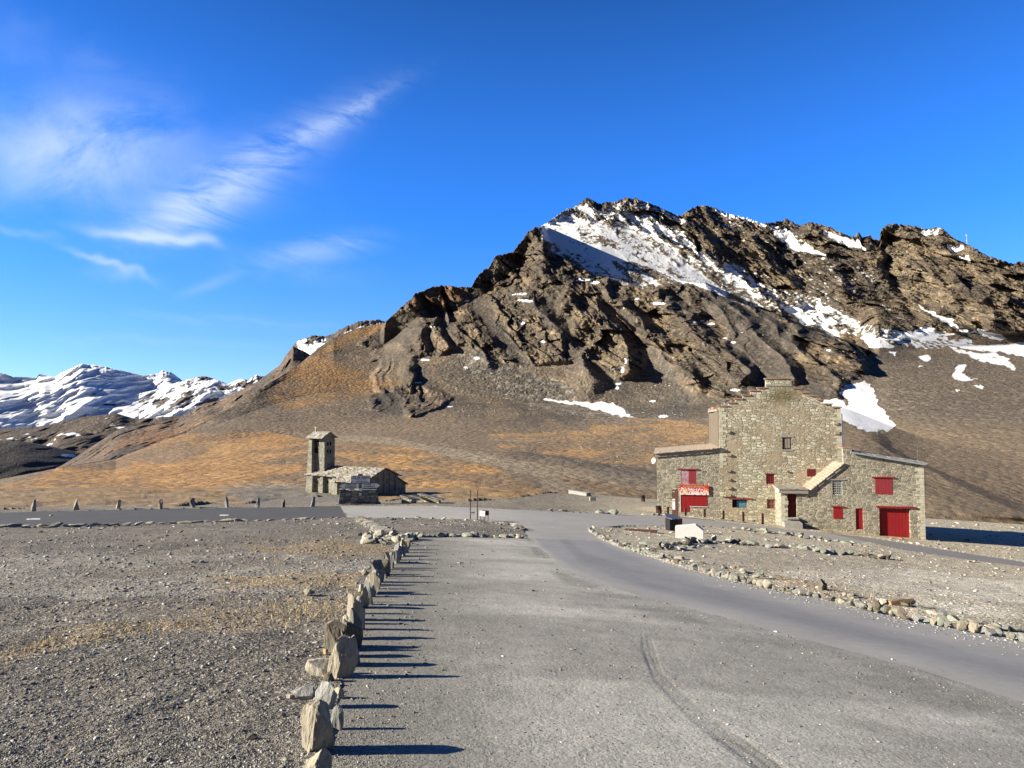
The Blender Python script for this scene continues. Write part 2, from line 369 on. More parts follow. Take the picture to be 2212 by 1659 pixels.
# parking lot: compact, dusty
pn = fbm(Xf / 4.5, Df / 1.6, 2, 5, 51); pl = C3(.48, .462, .405)
Apk = np.empty_like(A); Apk[:] = pl
lay(Apk, sm(.44, .60, pn) * .75, C3(.33, .31, .272)); lay(Apk, sm(.55, .75, fbm(Xf / 2.0, Df / .8, 5, 4, 66)) * .5, C3(.54, .51, .455))
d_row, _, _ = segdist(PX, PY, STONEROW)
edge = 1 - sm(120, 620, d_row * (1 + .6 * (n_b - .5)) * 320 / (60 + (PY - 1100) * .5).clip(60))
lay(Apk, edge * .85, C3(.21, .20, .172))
# coarse band along the asphalt edge
d_ac, _, _ = segdist(PX, PY, [(1149, 1163), (1168, 1187), (1200, 1214), (1234, 1238), (1374, 1285), (1561, 1332), (1795, 1396), (1971, 1443), (2212, 1519)])
wA = (PY - 1080) * .10
lay(Apk, (1 - sm(.2, 1.0, np.abs(d_ac - wA * .9) / wA)) * .55 * sm(.35, .6, n_b), C3(.21, .197, .172))
# tyre tracks
trk = np.zeros_like(PX); tread = np.zeros_like(PX)
for pts, w, a in (([(1392, 1350), (1400, 1400), (1421, 1460), (1503, 1542), (1620, 1625), (1720, 1700)], .030, .7),
                  ([(995, 1195), (1000, 1300), (1010, 1420), (1040, 1560), (1090, 1700)], .028, .10), ([(1130, 1200), (1180, 1290), (1260, 1420), (1420, 1560), (1600, 1700)], .03, .10), ([(1210, 1240), (1330, 1330), (1520, 1420), (1800, 1530), (2100, 1660)], .022, .14), ([(1180, 1230), (1290, 1330), (1460, 1430), (1720, 1560), (1900, 1680)], .022, .12), ([(930, 1175), (960, 1230), (1060, 1290), (1250, 1350), (1500, 1390)], .02, .12)):
    d, sd, pr = segdist(PX, PY, pts); ww = w * (PY - 890)
    m = (1 - sm(.6, 1.15, d / ww * (.8 + .5 * n_b))) * sm(0, .12, pr) * a * (.65 + .6 * sm(.35, .6, n_l)); trk = np.maximum(trk, m); tread += m * (n_l > .42) * (np.sin(sd / ww * 9) * .4 + np.sin(pr * 520) * .12)
lay(Apk, trk * .6, C3(.20, .19, .165))
for i in range(9):      # short tread prints
    cx_, cy_ = random.uniform(860, 1500), random.uniform(1440, 1640)
    d, sd, pr = segdist(PX, PY, [(cx_, cy_), (cx_ + random.uniform(35, 75), cy_ - random.uniform(8, 40))])
    m = (1 - sm(.5, 1, d / 12)); trk = np.maximum(trk, m * .2); tread += m * np.sin(pr * 26) * .15; lay(Apk, m * .2, C3(.3, .28, .25))
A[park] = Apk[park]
# asphalt
Ar = np.empty_like(A); Ar[:] = C3(.088, .087, .085); lay(Ar, sm(.4, .7, n_a) * .3, C3(.105, .10, .098))
Aj = np.empty_like(A); Aj[:] = C3(.385, .372, .345); lay(Aj, sm(.4, .7, n_a) * .4, C3(.35, .33, .305)); lay(Aj, sm(.55, .7, n_c) * .4, C3(.44, .415, .38))
Aj[...] = Aj
lay(Aj, sm(1400, 1700, PX) * .15, C3(.25, .24, .23))
Aa = np.empty_like(A); Aa[:] = C3(.31, .305, .30)
d_c, sdc, prc = segdist(PX, PY, [(1215, 1164), (1260, 1205), (1400, 1255), (1640, 1318), (1900, 1390), (2212, 1475), (2600, 1580)])
wd = (PY - 1120).clip(20) * .16
lay(Aa, (1 - sm(.3, 1.3, d_c / wd)) * .55, C3(.225, .227, .232))
lay(Aa, (1 - sm(.0, 1.2, d_ac / wd)) * .7, C3(.46, .435, .39))
d_k, _, _ = segdist(PX, PY, [(1305, 1168), (1404, 1203), (1532, 1243), (1696, 1280), (1860, 1316), (2043, 1355), (2212, 1387), (2600, 1470)])
lay(Aa, (1 - sm(.1, 1.3, d_k / wd)) * .7, C3(.48, .45, .40))
ast = fbm(sdc / wd * 3 + 5, prc * 6, 0, 4, 91); lay(Aa, sm(.5, .7, ast) * .35, C3(.34, .325, .30))
Au = np.empty_like(A); Au[:] = C3(.25, .24, .23)
dashes = np.zeros(PX.shape, bool)
for (x0, x1, y) in ((108, 160, 1121.5), (874 * .5425 + 0, 0, 0), (476, 495, 1113)):
    if x1: dashes |= (PX > x0) & (PX < x1) & (np.abs(PY - y) < 1.0)
A[road] = Ar[road]; A[inpoly(PX, PY, [(57, 1120.2), (87, 1119.6), (87, 1122.2), (57, 1122.8)]) | inpoly(PX, PY, [(474, 1112), (494, 1111.6), (494, 1114), (474, 1114.4)])] = C3(.62, .62, .60); A[junc] = Aj[junc]; A[upper] = Au[upper]; A[access] = Aa[access]
joint, _, _ = segdist(PX, PY, [(975, 1094), (1003, 1121)]); lay(A, (joint < .9) * junc * .5, C3(.36, .35, .34))

rough = np.where(paved, 0.0, np.where(park, 0.14, 1.0))
fadef = sm(1.0, 4.0, DD)
dz = rough * ((n_b - .5) * .10 + (fbm(Xf / .35, Df / .35, 0, 3, 71) - .5) * .03 + (fbm(Xf / .12, Df / .12, 3, 2, 72) - .5) * .018 * sm(20, 8, DD))
dz += (n_a - .5) * .25 * np.where(paved | park, .15, 1) * sm(4, 9, DD)
dz -= trk * .008 * park; dz += tread * .0035 * park
dz += mead * (fbm(Xf / 3, Df / 3, 0, 4, 77) - .5) * .7
dz *= sm(95, 88, DD)
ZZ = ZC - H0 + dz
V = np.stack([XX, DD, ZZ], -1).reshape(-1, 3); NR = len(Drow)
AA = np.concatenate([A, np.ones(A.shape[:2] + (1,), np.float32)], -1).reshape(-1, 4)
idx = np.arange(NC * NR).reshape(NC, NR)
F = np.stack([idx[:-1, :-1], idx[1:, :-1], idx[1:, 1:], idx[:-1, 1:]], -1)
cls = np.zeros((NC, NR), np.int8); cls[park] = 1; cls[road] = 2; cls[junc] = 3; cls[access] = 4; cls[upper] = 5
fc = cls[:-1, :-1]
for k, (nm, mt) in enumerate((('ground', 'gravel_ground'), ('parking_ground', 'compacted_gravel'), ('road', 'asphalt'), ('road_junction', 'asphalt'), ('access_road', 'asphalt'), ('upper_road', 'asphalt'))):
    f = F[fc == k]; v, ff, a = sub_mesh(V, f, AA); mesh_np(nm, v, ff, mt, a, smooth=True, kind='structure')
# ground behind and around the camera
bx_ = np.array([(-60, -60, 1.7 - 1.7), (60, -60, 0), (60, 1.9, -.25), (-60, 1.9, -.25)], float); bx_[:, 2] -= .1
mesh_np('ground', bx_, np.array([[0, 1, 2, 3]]), 'gravel_ground', np.tile([[.2, .19, .17, 1]], (4, 1)), kind='structure')
LASTROW = V.reshape(NC, NR, 3)[:, -1].copy()

# --- mountain: profile knots per azimuth column, straight slopes between knots
def line(xs, ys, Ds):
    t, s = p2ts(xs, ys); return np.interp(T, t, s), np.interp(T, t, Ds)
SIL = [(-900, 1075, 115), (-300, 1052, 112), (0, 1037, 112), (129, 1010, 122), (250, 990, 170), (330, 962, 200), (399, 931, 230), (498, 881, 270), (560, 840, 300), (603, 815, 325), (649, 785, 370), (690, 750, 400), (720, 730, 425), (775, 708, 455), (830, 698, 465),
       (843, 686, 470), (858, 672, 470), (883, 650, 470), (898, 635, 470), (930, 622, 470), (960, 617, 472), (982, 622, 475), (1019, 619, 480), (1028, 600, 480), (1040, 588, 480), (1055, 580, 482), (1070, 555, 484), (1107, 544, 486), (1120, 530, 488), (1143, 500, 490), (1158, 493, 492), (1168, 492, 494), (1178, 486, 571), (1184, 482, 577), (1194, 473, 587), (1205, 464, 598), (1225, 451, 615), (1250, 444, 638), (1260, 434, 644), (1269, 429, 649), (1280, 433, 656), (1293, 441, 663), (1310, 437, 670), (1331, 437, 676), (1343, 430, 679), (1351, 428, 681), (1375, 430, 688), (1401, 438, 695), (1442, 456, 697), (1470, 468, 699), (1479, 460, 700), (1500, 448, 702), (1521, 445, 700), (1545, 449, 699), (1568, 460, 697), (1612, 472, 695), (1647, 483, 693), (1674, 482, 691), (1690, 477, 690), (1698, 473, 690), (1710, 479, 688), (1727, 489, 684), (1740, 484, 682), (1753, 483, 679), (1790, 490, 672), (1815, 501, 667), (1838, 512, 662), (1848, 513, 660), (1851, 503, 660), (1857, 504, 659), (1862, 514, 658), (1870, 510, 656), (1880, 511, 654), (1890, 518, 652), (1899, 520, 650), (1903, 494, 650), (1915, 486, 648), (1932, 483, 647), (1976, 489, 642), (2000, 495, 640), (2017, 495, 638), (2022, 492, 638), (2036, 494, 636), (2042, 500, 636), (2064, 519, 634),
       (2093, 530, 632), (2137, 554, 625), (2190, 571, 615), (2205, 566, 612), (2225, 563, 605), (2500, 640, 560), (3500, 800, 420)]
sS, sD = line(*zip(*SIL))
K1 = line([-900, 0, 129, 250, 399, 500, 600, 800, 1000, 1200, 1400, 1600, 1800, 1900, 2000, 2212, 3000], [1068, 1045, 1022, 1004, 965, 948, 940, 933, 932, 936, 944, 958, 985, 1005, 1045, 1092, 1150],
          [105, 105, 112, 145, 185, 205, 215, 215, 205, 195, 175, 152, 135, 126, 118, 112, 108])
K2 = line([-900, 0, 129, 250, 399, 500, 600, 700, 800, 1000, 1200, 1400, 1600, 1800, 1900, 2000, 2212, 3000], [1060, 1040, 1014, 995, 945, 905, 870, 845, 848, 855, 872, 882, 868, 870, 910, 950, 985, 1060],
          [110, 109, 118, 160, 212, 250, 285, 315, 320, 310, 300, 288, 262, 235, 205, 175, 150, 120])
KE = [(-900, 1058, 111), (0, 1038.5, 111), (129, 1012, 120), (250, 992, 168), (399, 936, 226), (498, 890, 262), (560, 852, 290), (649, 805, 345), (720, 768, 385), (830, 745, 420), (900, 690, 425), (982, 668, 415), (1040, 640, 425), (1100, 590, 448),
      (1160, 508, 472), (1172, 497, 472), (1202, 548, 440), (1249, 577, 424), (1290, 595, 416), (1342, 606, 408), (1386, 621, 402), (1420, 606, 402), (1436, 601, 402), (1495, 609, 396), (1524, 612, 392), (1571, 642, 380), (1612, 659, 370), (1674, 677, 355),
      (1742, 709, 340), (1800, 726, 325), (1848, 745, 314), (1873, 770, 308), (1900, 762, 315), (2000, 752, 340), (2212, 745, 380), (3000, 800, 330)]
kS, kD = line(*zip(*KE))
def smo(a, k):
    k = int(k); return np.convolve(np.pad(a, k, mode='edge'), np.ones(2 * k + 1) / (2 * k + 1), 'valid')
sS_full = sS; sS = smo(smo(sS, 14), 14); sD = smo(sD, 20); kD = smo(kD, 30); K1 = (K1[0], smo(K1[1], 40)); K2 = (smo(K2[0], 30), smo(K2[1], 40)); sDelta = sS_full - sS
jump = line([-900, 1172, 1228, 1290, 1386, 1500, 1700, 1860, 1885, 3000], [0] * 10, [1, 1, 14, 50, 105, 120, 85, 40, 1, 1])[1]
K4 = line([-900, 1166, 1174, 1184, 1194, 1250, 1400, 1600, 1800, 1900, 2000, 2212, 3000], [480, 480, 480, 490, 500, 540, 590, 600, 640, 650, 655, 660, 700], [0, 0, 540, 545, 552, 580, 610, 570, 515, 490, 480, 470, 400])
g0S = -gh(T * 95, np.full(NC, 95.)) / 95
ks, kd = [g0S], [np.full(NC, 95.)]
pxc = CXP + T * FP; wm_ = sm(830, 900, pxc) * sm(1900, 1820, pxc)
def mid(xs, ys, Ds, fr):
    a_ = line(xs, ys, Ds); b_s = K2[0] + (kS - K2[0]) * fr; b_d = 1 / (1 / K2[1] + (1 / kD - 1 / K2[1]) * fr)
    return smo(a_[0] * wm_ + b_s * (1 - wm_), 15), smo(a_[1] * wm_ + b_d * (1 - wm_), 25)
KMa = mid([800, 860, 1000, 1172, 1400, 1600, 1800, 1900], [790, 785, 765, 730, 745, 775, 812, 830], [360, 358, 352, 362, 348, 305, 268, 260], .33)
KMb = mid([800, 860, 950, 1050, 1120, 1172, 1240, 1320, 1400, 1600, 1800, 1900], [730, 720, 705, 690, 665, 645, 650, 660, 672, 700, 765, 790], [402, 400, 392, 388, 394, 398, 392, 386, 376, 342, 295, 285], .66)
# the summit face: one broad inclined plane behind the front crest
Y0_ = np.interp(pxc, [1172, 1300, 1700], [334, 348, 420])
def face(sv): return Y0_ / (1 + .32 * T - 1.3 * sv)
wf = sm(1172, 1188, pxc); jump = np.maximum(1.0, (face(kS) - kD) * wf * sm(1905, 1850, pxc)); sD = sD * (1 - wf) + face(sS) * wf
K4 = (K4[0], K4[1] * (1 - wf) + face(K4[0]) * wf)
w4 = sm(880, 820, pxc); K4 = (K4[0] * (1 - w4) + (kS * .5 + sS * .5) * w4, K4[1] * (1 - w4) + 2 / (1 / kD + 1 / sD) * w4)
for (s_, d_) in (K1, K2, KMa, KMb, (kS, kD), (kS + .0006, kD + jump), K4, (sS, sD)):
    s_ = np.minimum(np.maximum(s_, ks[-1] + 3e-4), sS - 0) if s_ is not sS else np.maximum(s_, ks[-1] + 3e-4)
    s_ = np.maximum(s_, ks[-1] + 2e-5)
    d_ = np.maximum(d_, kd[-1] + 1.0) if s_ is not sS else d_
    ks.append(s_); kd.append(d_)
kd[-1] = np.maximum(sD, kd[-2] + .5); ks = np.array(ks); kd = np.array(kd)
NR2 = 560
w = np.linspace(0, 1, NR2); SM = ks[0][:, None] + (ks[-1] - ks[0])[:, None] * w
inv = np.empty_like(SM)
for i in range(NC): inv[i] = np.interp(SM[i], ks[:, i], 1 / kd[:, i])
DM = 1 / inv
# soften profile corners except at the inner crest
TM = np.broadcast_to(T[:, None], SM.shape)
MX, MY = ts2p(TM, SM); MX = MX.astype(np.float32); MY = MY.astype(np.float32)
ktop = ks[-1][:, None] - SM; kcrest = (SM - ks[5][:, None]); bowl = (kcrest > 0) & (jump[:, None] > 5)
X3, Y3, Z3 = (TM * DM).astype(np.float32), DM.astype(np.float32), (ZC + SM * DM).astype(np.float32)
fade0 = sm(0, .012, SM - ks[0][:, None])
wx, wy = warp_p(MX, MY, 26, 45, 101); wx = wx.astype(np.float32); wy = wy.astype(np.float32)
def Z2(l): return [(594 + x * .3662, 540 + y * .3662) for x, y in l]
def Z3_(l): return [(1026 + x * .2929, 378 + y * .2929) for x, y in l]
def Z4(l): return [(1566 + x * .2929, 378 + y * .2929) for x, y in l]
def Z5(l): return [(1620 + x * .2676, 756 + y * .2676) for x, y in l]
# rock (crag) regions
crag = inpoly(wx, wy, [(775, 745), (830, 690), (900, 600), (1030, 560), (1172, 440), (1300, 380), (1500, 380), (1880, 400), (1900, 770), (1880, 800), (1820, 830), (1800, 870), (1700, 880), (1560, 860), (1500, 845), (1470, 790), (1400, 740), (1385, 790), (1350, 820), (1290, 790), (1240, 780), (1180, 790), (1120, 790), (1050, 765), (1000, 745), (950, 770), (900, 765), (860, 740), (800, 750)]).astype(np.float32)
crag = np.maximum(crag, inpoly(wx, wy, [(1870, 400), (2500, 400), (2500, 700), (2212, 720), (2050, 715), (1900, 740)]).astype(np.float32))
cliff = inpoly(wx, wy, Z2([(560, 850), (640, 820), (780, 790), (900, 800), (1040, 880), (960, 930), (800, 980), (620, 960), (520, 930)])).astype(np.float32)
crag = np.maximum(crag, cliff)
snowface = inpoly(wx, wy, [(1172, 497), (1215, 470), (1330, 480), (1440, 520), (1560, 590), (1700, 680), (1880, 735), (2212, 740), (2212, 790), (1950, 750), (1870, 730), (1700, 675), (1571, 642), (1500, 606), (1386, 618), (1290, 595), (1202, 548)]).astype(np.float32)
cr = crag * (1 - .85 * snowface)
# blur crag mask along grid
def blur(a, k):
    for ax in (0, 1):
        c = np.cumsum(np.pad(a, [(k, k + 1) if j == ax else (0, 0) for j in (0, 1)], mode='edge'), axis=ax, dtype=np.float64)
        n = a.shape[ax]; sl = lambda o: tuple(slice(o, o + n) if j == ax else slice(None) for j in (0, 1))
        a = ((c[sl(2 * k)] - c[sl(0)]) / (2 * k)).astype(np.float32)
    return a
gul = sm(.50, .58, fbm((-np.sin(R(47)) * MX + np.cos(R(47)) * MY) / 34 + (fbm(MX / 60, MY / 60, 0, 3, 207) - .5) * 2.2, (np.cos(R(47)) * MX + np.sin(R(47)) * MY) / 210, 0, 2, 208)) * sm(1900, 1860, MX) * sm(600, 660, MY)
cr = cr * (1 - .88 * gul)
crs = blur(cr, 4)
q = (-np.sin(R(40)) * MX + np.cos(R(40)) * MY); p_ = (np.cos(R(40)) * MX + np.sin(R(40)) * MY)
wq = (fbm(X3 / 45, Z3 / 45, 0, 3, 200) - .5) * 70
rid = ridged((q + wq) / 74, (p_ + wq * .7) / 230, .3, 3, 210)
# hand placed ribs: polyline (P), width left, width right, height m
RIBS = [([(1040, 585), (1110, 625), (1180, 680), (1270, 790), (1320, 850)], 70, 26, 15), ([(1215, 640), (1290, 690), (1345, 755), (1370, 820)], 55, 24, 14),
        ([(1370, 660), (1390, 720), (1450, 770), (1530, 850)], 40, 22, 16), ([(1430, 640), (1480, 690), (1560, 745), (1610, 800), (1600, 850)], 55, 24, 16),
        ([(1540, 640), (1610, 700), (1680, 770), (1720, 830)], 60, 26, 16), ([(1640, 690), (1720, 740), (1790, 790), (1830, 830)], 50, 24, 14), ([(1700, 705), (1790, 745), (1860, 775), (1876, 795)], 45, 22, 16),
        ([(870, 650), (905, 690), (912, 740), (930, 770)], 60, 26, 16), ([(960, 640), (1010, 690), (1060, 760), (1080, 800)], 50, 26, 10),
        ([(1085, 560), (1120, 600), (1190, 640), (1240, 660)], 55, 22, 12), ([(1300, 600), (1350, 650), (1372, 700)], 45, 20, 12), ([(1480, 615), (1540, 670), (1590, 730)], 35, 18, 10),
        ([(1900, 500), (1925, 600), (1960, 660), (1985, 700)], 18, 60, -12), ([(2060, 590), (2110, 640), (2170, 700)], 30, 14, 7), ([(1990, 560), (2040, 620), (2080, 680)], 40, 18, 7),
        ([(1600, 500), (1700, 560), (1800, 620), (1880, 690)], 60, 30, 9), ([(1480, 465), (1530, 540), (1600, 600)], 50, 26, 14), ([(1700, 480), (1760, 560), (1850, 640)], 50, 24, 9), ([(1760, 600), (1860, 680), (1940, 715)], 50, 22, 8),
        ([(1330, 440), (1400, 500), (1480, 560)], 50, 24, 6), ([(800, 800), (862, 792), (900, 815)], 60, 50, 12), ([(820, 830), (840, 870)], 14, 7, 5), ([(850, 825), (875, 875)], 14, 7, 5)]
rel = np.zeros_like(X3)
jx = MX + (fbm(X3 / 14, Z3 / 14, Y3 / 60, 4, 301) - .5) * 62; jy = MY + (fbm(X3 / 14, Z3 / 14, Y3 / 60, 4, 302) - .5) * 44
for pts, wl_, wr_, hgt in RIBS:
    x0, x1 = min(p[0] for p in pts) - 120, max(p[0] for p in pts) + 120; y0, y1 = min(p[1] for p in pts) - 120, max(p[1] for p in pts) + 120
    ci = np.where((T > (x0 - CXP) / FP) & (T < (x1 - CXP) / FP))[0]; a0, a1 = ci[0], ci[-1] + 1
    d, sd, pr = segdist(jx[a0:a1], jy[a0:a1], pts)
    # side sign: travelling down-right, sd>0 is below-left (screen y down) -> lit side is left/below
    wdt = np.where(sd > 0, wl_, wr_)
    f = np.clip(1 - d / wdt, 0, 1); f = f * (.6 + .4 * f) * (.55 + .9 * fbm(pr * 7 + hgt, pr * 0 + pts[0][0], 0, 2, 777))
    rel[a0:a1] += hgt * .72 * f * sm(0, .12, pr) * sm(1.0, .88, pr)
amp = sm(60, 450, DM)
ua = (X3 * .66 - Z3 * .75); va = (X3 * .75 + Z3 * .66)          # along / across the dip of the strata
fw1 = (fbm(X3 / 30, Z3 / 30, 0, 3, 221) - .5) * 1.2
fac = 10 * facet(ua / 46 + fw1, va / 21 + fw1, 900) + 6.5 * facet(ua / 17 + fw1, va / 7.5, 910) + 3.0 * facet(ua / 6.5, va / 2.8 + fw1 * 3, 920) + 1.3 * facet(ua / 2.6, va / 1.2, 930)
rock_disp = crs * amp * (fac + 27 * (rid - .55) + 6 * (ridged(X3 / 21 + wq / 90, Z3 / 19, Y3 / 30, 4, 220) - .6) + 2.2 * (ridged(X3 / 6.5, Z3 / 4.5, Y3 / 10, 3, 230) - .6) + 1.4 * (ridged(X3 / 2.6, Z3 / 1.7, Y3 / 4, 2, 240) - .6)
                         + 4.5 * np.abs(fbm(X3 / 9, Z3 / 6, Y3 / 12, 2, 244) - .5))
scree = (1 - crs)
soft = scree * fade0 * amp * (4.0 * (fbm(X3 / 40, Y3 / 40, 0, 4, 250) - .5) + 1.6 * (ridged((q) / 55, p_ / 220, 0, 3, 255) - .5) + (1 - snowface * .8) * (1.3 * (fbm(X3 / 5, Z3 / 3, Y3 / 6, 4, 260) - .5)))
soft += scree * fade0 * sm(120, 200, DM) * (1 - snowface) * (.15 + .9 * sm(.4, .62, fbm(X3 / 22, Y3 / 22, 0, 3, 266))) * (ridged(X3 / 1.7, Z3 / 1.1, Y3 / 3, 2, 265) - .5)
near = scree * fade0 * sm(330, 120, DM) * (1.4 * (fbm(X3 / 14, Y3 / 14, 0, 4, 270) - .5) + .5 * (fbm(X3 / 2.5, Y3 / 2.5, Z3, 3, 271) - .5))
# moraine mound behind the building on the right and dark gully streaks in the meadow
dm, sdm, prm = segdist(jx, jy, [(1830, 900), (1930, 975), (2050, 1040), (2212, 1105), (2400, 1160)])
rel += 5.5 * np.clip(1 - dm / np.where(sdm > 0, 110, 16), 0, 1) * sm(0, .1, prm) * (MY > 880)
dg, sdg, prg = segdist(jx, jy, [(1050, 975), (1200, 985), (1330, 1005), (1420, 1020), (1560, 1040)])
rel += 1.6 * np.clip(1 - dg / np.where(sdg > 0, 6, 26), 0, 1) * sm(0, .15, prg) * (MY > 900)
disp = rock_disp + soft + near + rel * np.where(bowl, .8, 1)
disp *= fade0
_disp = disp
# jagged skyline
rk_top = sm(0, 1, crs[:, -1:]) * .9 + .08
jag = (ridged(T[:, None] * 70, 0 * T[:, None] + 3.3, 0, 4, 280, .6) - .62) * .006 + (ridged(T[:, None] * 330, 0 * T[:, None] + 9.1, 0, 3, 281, .6) - .6) * .0042
SN = SM + jag * rk_top * sm(.014, 0, ktop) + sDelta[:, None] * sm(.030, 0, ktop)
SN += crs * (fbm(X3 / 5, Z3 / 4, 5, 3, 290) - .5) * .003 * fade0 * (ktop > .001)

# albedo
MA = np.empty(MX.shape + (3,), np.float32)
nn1 = fbm(X3 / 30, Z3 / 30, Y3 / 60, 4, 400); nn2 = fbm(X3 / 7, Z3 / 7, Y3 / 12, 4, 401); nn3 = fbm(X3 / 2, Z3 / 1.5, Y3 / 4, 3, 402); strk = fbm(p_ / 90, q / 11, 0, 4, 403)
MA[:] = C3(.165, .130, .094)
lay(MA, sm(.4, .65, nn2) * .5, C3(.125, .102, .080)); lay(MA, sm(.5, .7, nn3) * .4, C3(.23, .19, .14))
lay(MA, crs, C3(.125, .098, .072)); lay(MA, crs * sm(.46, .60, nn2) * .8, C3(.27, .205, .135)); lay(MA, crs * sm(.48, .62, nn1) * .75, C3(.078, .066, .055)); lay(MA, crs * sm(.58, .7, nn3) * .5, C3(.28, .225, .16))
lay(MA, inpoly(wx, wy, [(1870, 480), (2250, 480), (2250, 690), (1960, 700), (1900, 600)]) * .5 * sm(.35, .6, nn2), C3(.24, .195, .135))
lv = fbm(MX / 150, MY / 38, 0, 4, 430); lw = fbm(MX / 60, MY / 20, 3, 4, 431)
lay(MA, sm(.50, .62, lv) * (1 - crs) * .7, C3(.105, .088, .072)); lay(MA, sm(.52, .64, lw) * (1 - crs) * .6, C3(.225, .168, .108))
# lighter tan on right slope
lay(MA, inpoly(wx, wy, [(1850, 780), (2300, 760), (2300, 1110), (2100, 1060), (1900, 950), (1830, 880)]) * .65, C3(.175, .142, .108))
lay(MA, gul * crag * .85, C3(.088, .076, .064))
MA *= (1 - .14 * crs)[..., None]
# dark talus cones
for pl_ in ([(1385, 720), (1440, 790), (1500, 860), (1480, 900), (1370, 905), (1300, 880), (1340, 830)], [(1030, 760), (1120, 790), (1260, 850), (1180, 870), (1000, 850), (930, 790)], [(1180, 640), (1230, 720), (1180, 730), (1140, 680)]):
    lay(MA, inpoly(wx, wy, pl_) * .6 * (1 - crs), C3(.085, .078, .072))
# pale boulder streaks
lay(MA, inpoly(wx, wy, [(980, 770), (1080, 760), (1250, 850), (1420, 905), (1400, 930), (1200, 890), (1050, 850)]) * .6 * sm(.52, .62, nn3), C3(.30, .28, .24))
lay(MA, inpoly(wx, wy, [(1240, 880), (1420, 910), (1560, 900), (1560, 1000), (1380, 980), (1250, 910)]) * .55 * sm(.5, .62, nn3), C3(.27, .235, .185))
# meadow / orange grass
GR = C3(.38, .215, .085); GR2 = C3(.46, .28, .125); BR = C3(.215, .162, .108)
mead2 = sm(890, 940, wy + (nn1 - .5) * 60)
lay(MA, mead2 * .9, BR)
gpat = sm(.46, .56, nn2 * .35 + nn1 * .35 + fbm(MX / 120, MY / 26, 0, 4, 410) * .3)
for pl_, st in (([(-900, 1110), (0, 1050), (130, 1010), (400, 935), (560, 930), (700, 955), (860, 945), (1010, 985), (1100, 1030), (1200, 1075), (1240, 1110), (-900, 1110)], .95),
                ([(1050, 935), (1250, 930), (1420, 950), (1420, 1000), (1250, 1000), (1080, 975)], .4), ([(1240, 895), (1420, 905), (1560, 920), (1560, 985), (1400, 965), (1280, 930)], .35),
                ([(1090, 1000), (1240, 1020), (1420, 1035), (1420, 1080), (1260, 1060), (1210, 1040)], .6)):
    lay(MA, inpoly(wx, wy, pl_) * (.25 + .75 * gpat) * st, GR); lay(MA, inpoly(wx, wy, pl_) * gpat * sm(.45, .6, nn2) * .5, GR2)
hg = inpoly(wx, wy, Z2([(-60, 870), (0, 760), (240, 600), (440, 500), (560, 440), (700, 425), (560, 500), (450, 540), (330, 640), (440, 690), (640, 760), (780, 770), (760, 800), (620, 810), (520, 850), (300, 900), (120, 950)]))
hg = blur(blur(hg.astype(np.float32), 7), 7); lay(MA, hg * (.35 + .55 * sm(.42, .58, nn1 * .4 + nn2 * .6)), C3(.30, .175, .075))
lay(MA, inpoly(wx, wy, [(880, 655), (960, 620), (1020, 625), (1000, 650), (900, 670)]) * .7, C3(.22, .12, .06))
lay(MA, inpoly(wx, wy, [(330, 960), (430, 900), (600, 830), (700, 850), (830, 900), (760, 930), (500, 940), (380, 960)]) * .55 * (1 - hg) * sm(.4, .6, nn2), C3(.15, .115, .082))
# tracks through the meadow
for pts, w_ in (([(700, 948), (800, 948), (856, 954), (941, 971), (1044, 988), (1146, 1012), (1198, 1042), (1235, 1066), (1300, 1082)], 14), ([(941, 971), (1080, 1000), (1300, 1030), (1420, 1050)], 9), ([(480, 1062), (560, 1052), (640, 1056)], 10),
                ([(1060, 950), (1140, 952), (1260, 946)], 1.6)):
    d, _, _ = segdist(wx * .3 + MX * .7, wy * .3 + MY * .7, pts); ww = w_ * (.5 + .9 * sm(940, 1060, MY)) if w_ > 5 else w_
    lay(MA, (1 - sm(.6, 1.2, d / ww)) * .85, C3(.29, .235, .165))
lay(MA, (1 - sm(.4, 1.0, dg / 9)) * sm(0, .1, prg) * .8 * (MY > 900), C3(.11, .095, .08))
lay(MA, inpoly(wx, wy, [(1280, 1015), (1420, 1020), (1420, 1050), (1300, 1040)]) * .5, C3(.13, .115, .095))
# snow
sn = np.zeros_like(MX)
def snowp(poly, cov, warpf=1.0, n=nn3, thr=None):
    global sn
    m = inpoly(MX + (wx - MX) * warpf * .5 + fx_, MY + (wy - MY) * warpf * .5 + fy_, poly)
    th = 1 - cov
    sn = np.maximum(sn, m * sm(th * .5 + .21, th * .5 + .30, n))
nn4 = fbm(X3 / .8, Z3 / .6, Y3, 2, 404); mixn = nn3 * .36 + strk * .30 + nn2 * .16 + nn4 * .18
fx_ = (vn(MX / 9, MY / 5, 0, 405) - .5) * 9; fy_ = (vn(MX / 9, MY / 5, 7, 405) - .5) * 6
snowp([(1172, 492), (1210, 458), (1240, 446), (1330, 455), (1400, 470), (1480, 500), (1570, 590), (1650, 640), (1760, 690), (1880, 735), (1870, 732), (1760, 708), (1700, 676), (1600, 655), (1500, 610), (1386, 622), (1290, 597), (1249, 579), (1202, 550), (1172, 500)], .50, 1, mixn)
snowp(Z3_([(490, 400), (640, 330), (760, 350), (800, 500), (950, 520), (1080, 560), (1000, 620), (1090, 780), (960, 710), (880, 640), (620, 520), (500, 470)]), .78, 1, mixn)
snowp(Z3_([(800, 520), (1100, 560), (1300, 660), (1500, 760), (1620, 795), (1500, 790), (1380, 720), (1150, 640), (1000, 640)]), .95, .6, mixn)
snowp(Z3_([(600, 300), (760, 300), (900, 380), (1100, 420), (1300, 560), (1500, 620), (1700, 760), (1900, 860), (1860, 900), (1600, 800), (1300, 650), (1000, 480), (640, 340)]), .64, 1, mixn)
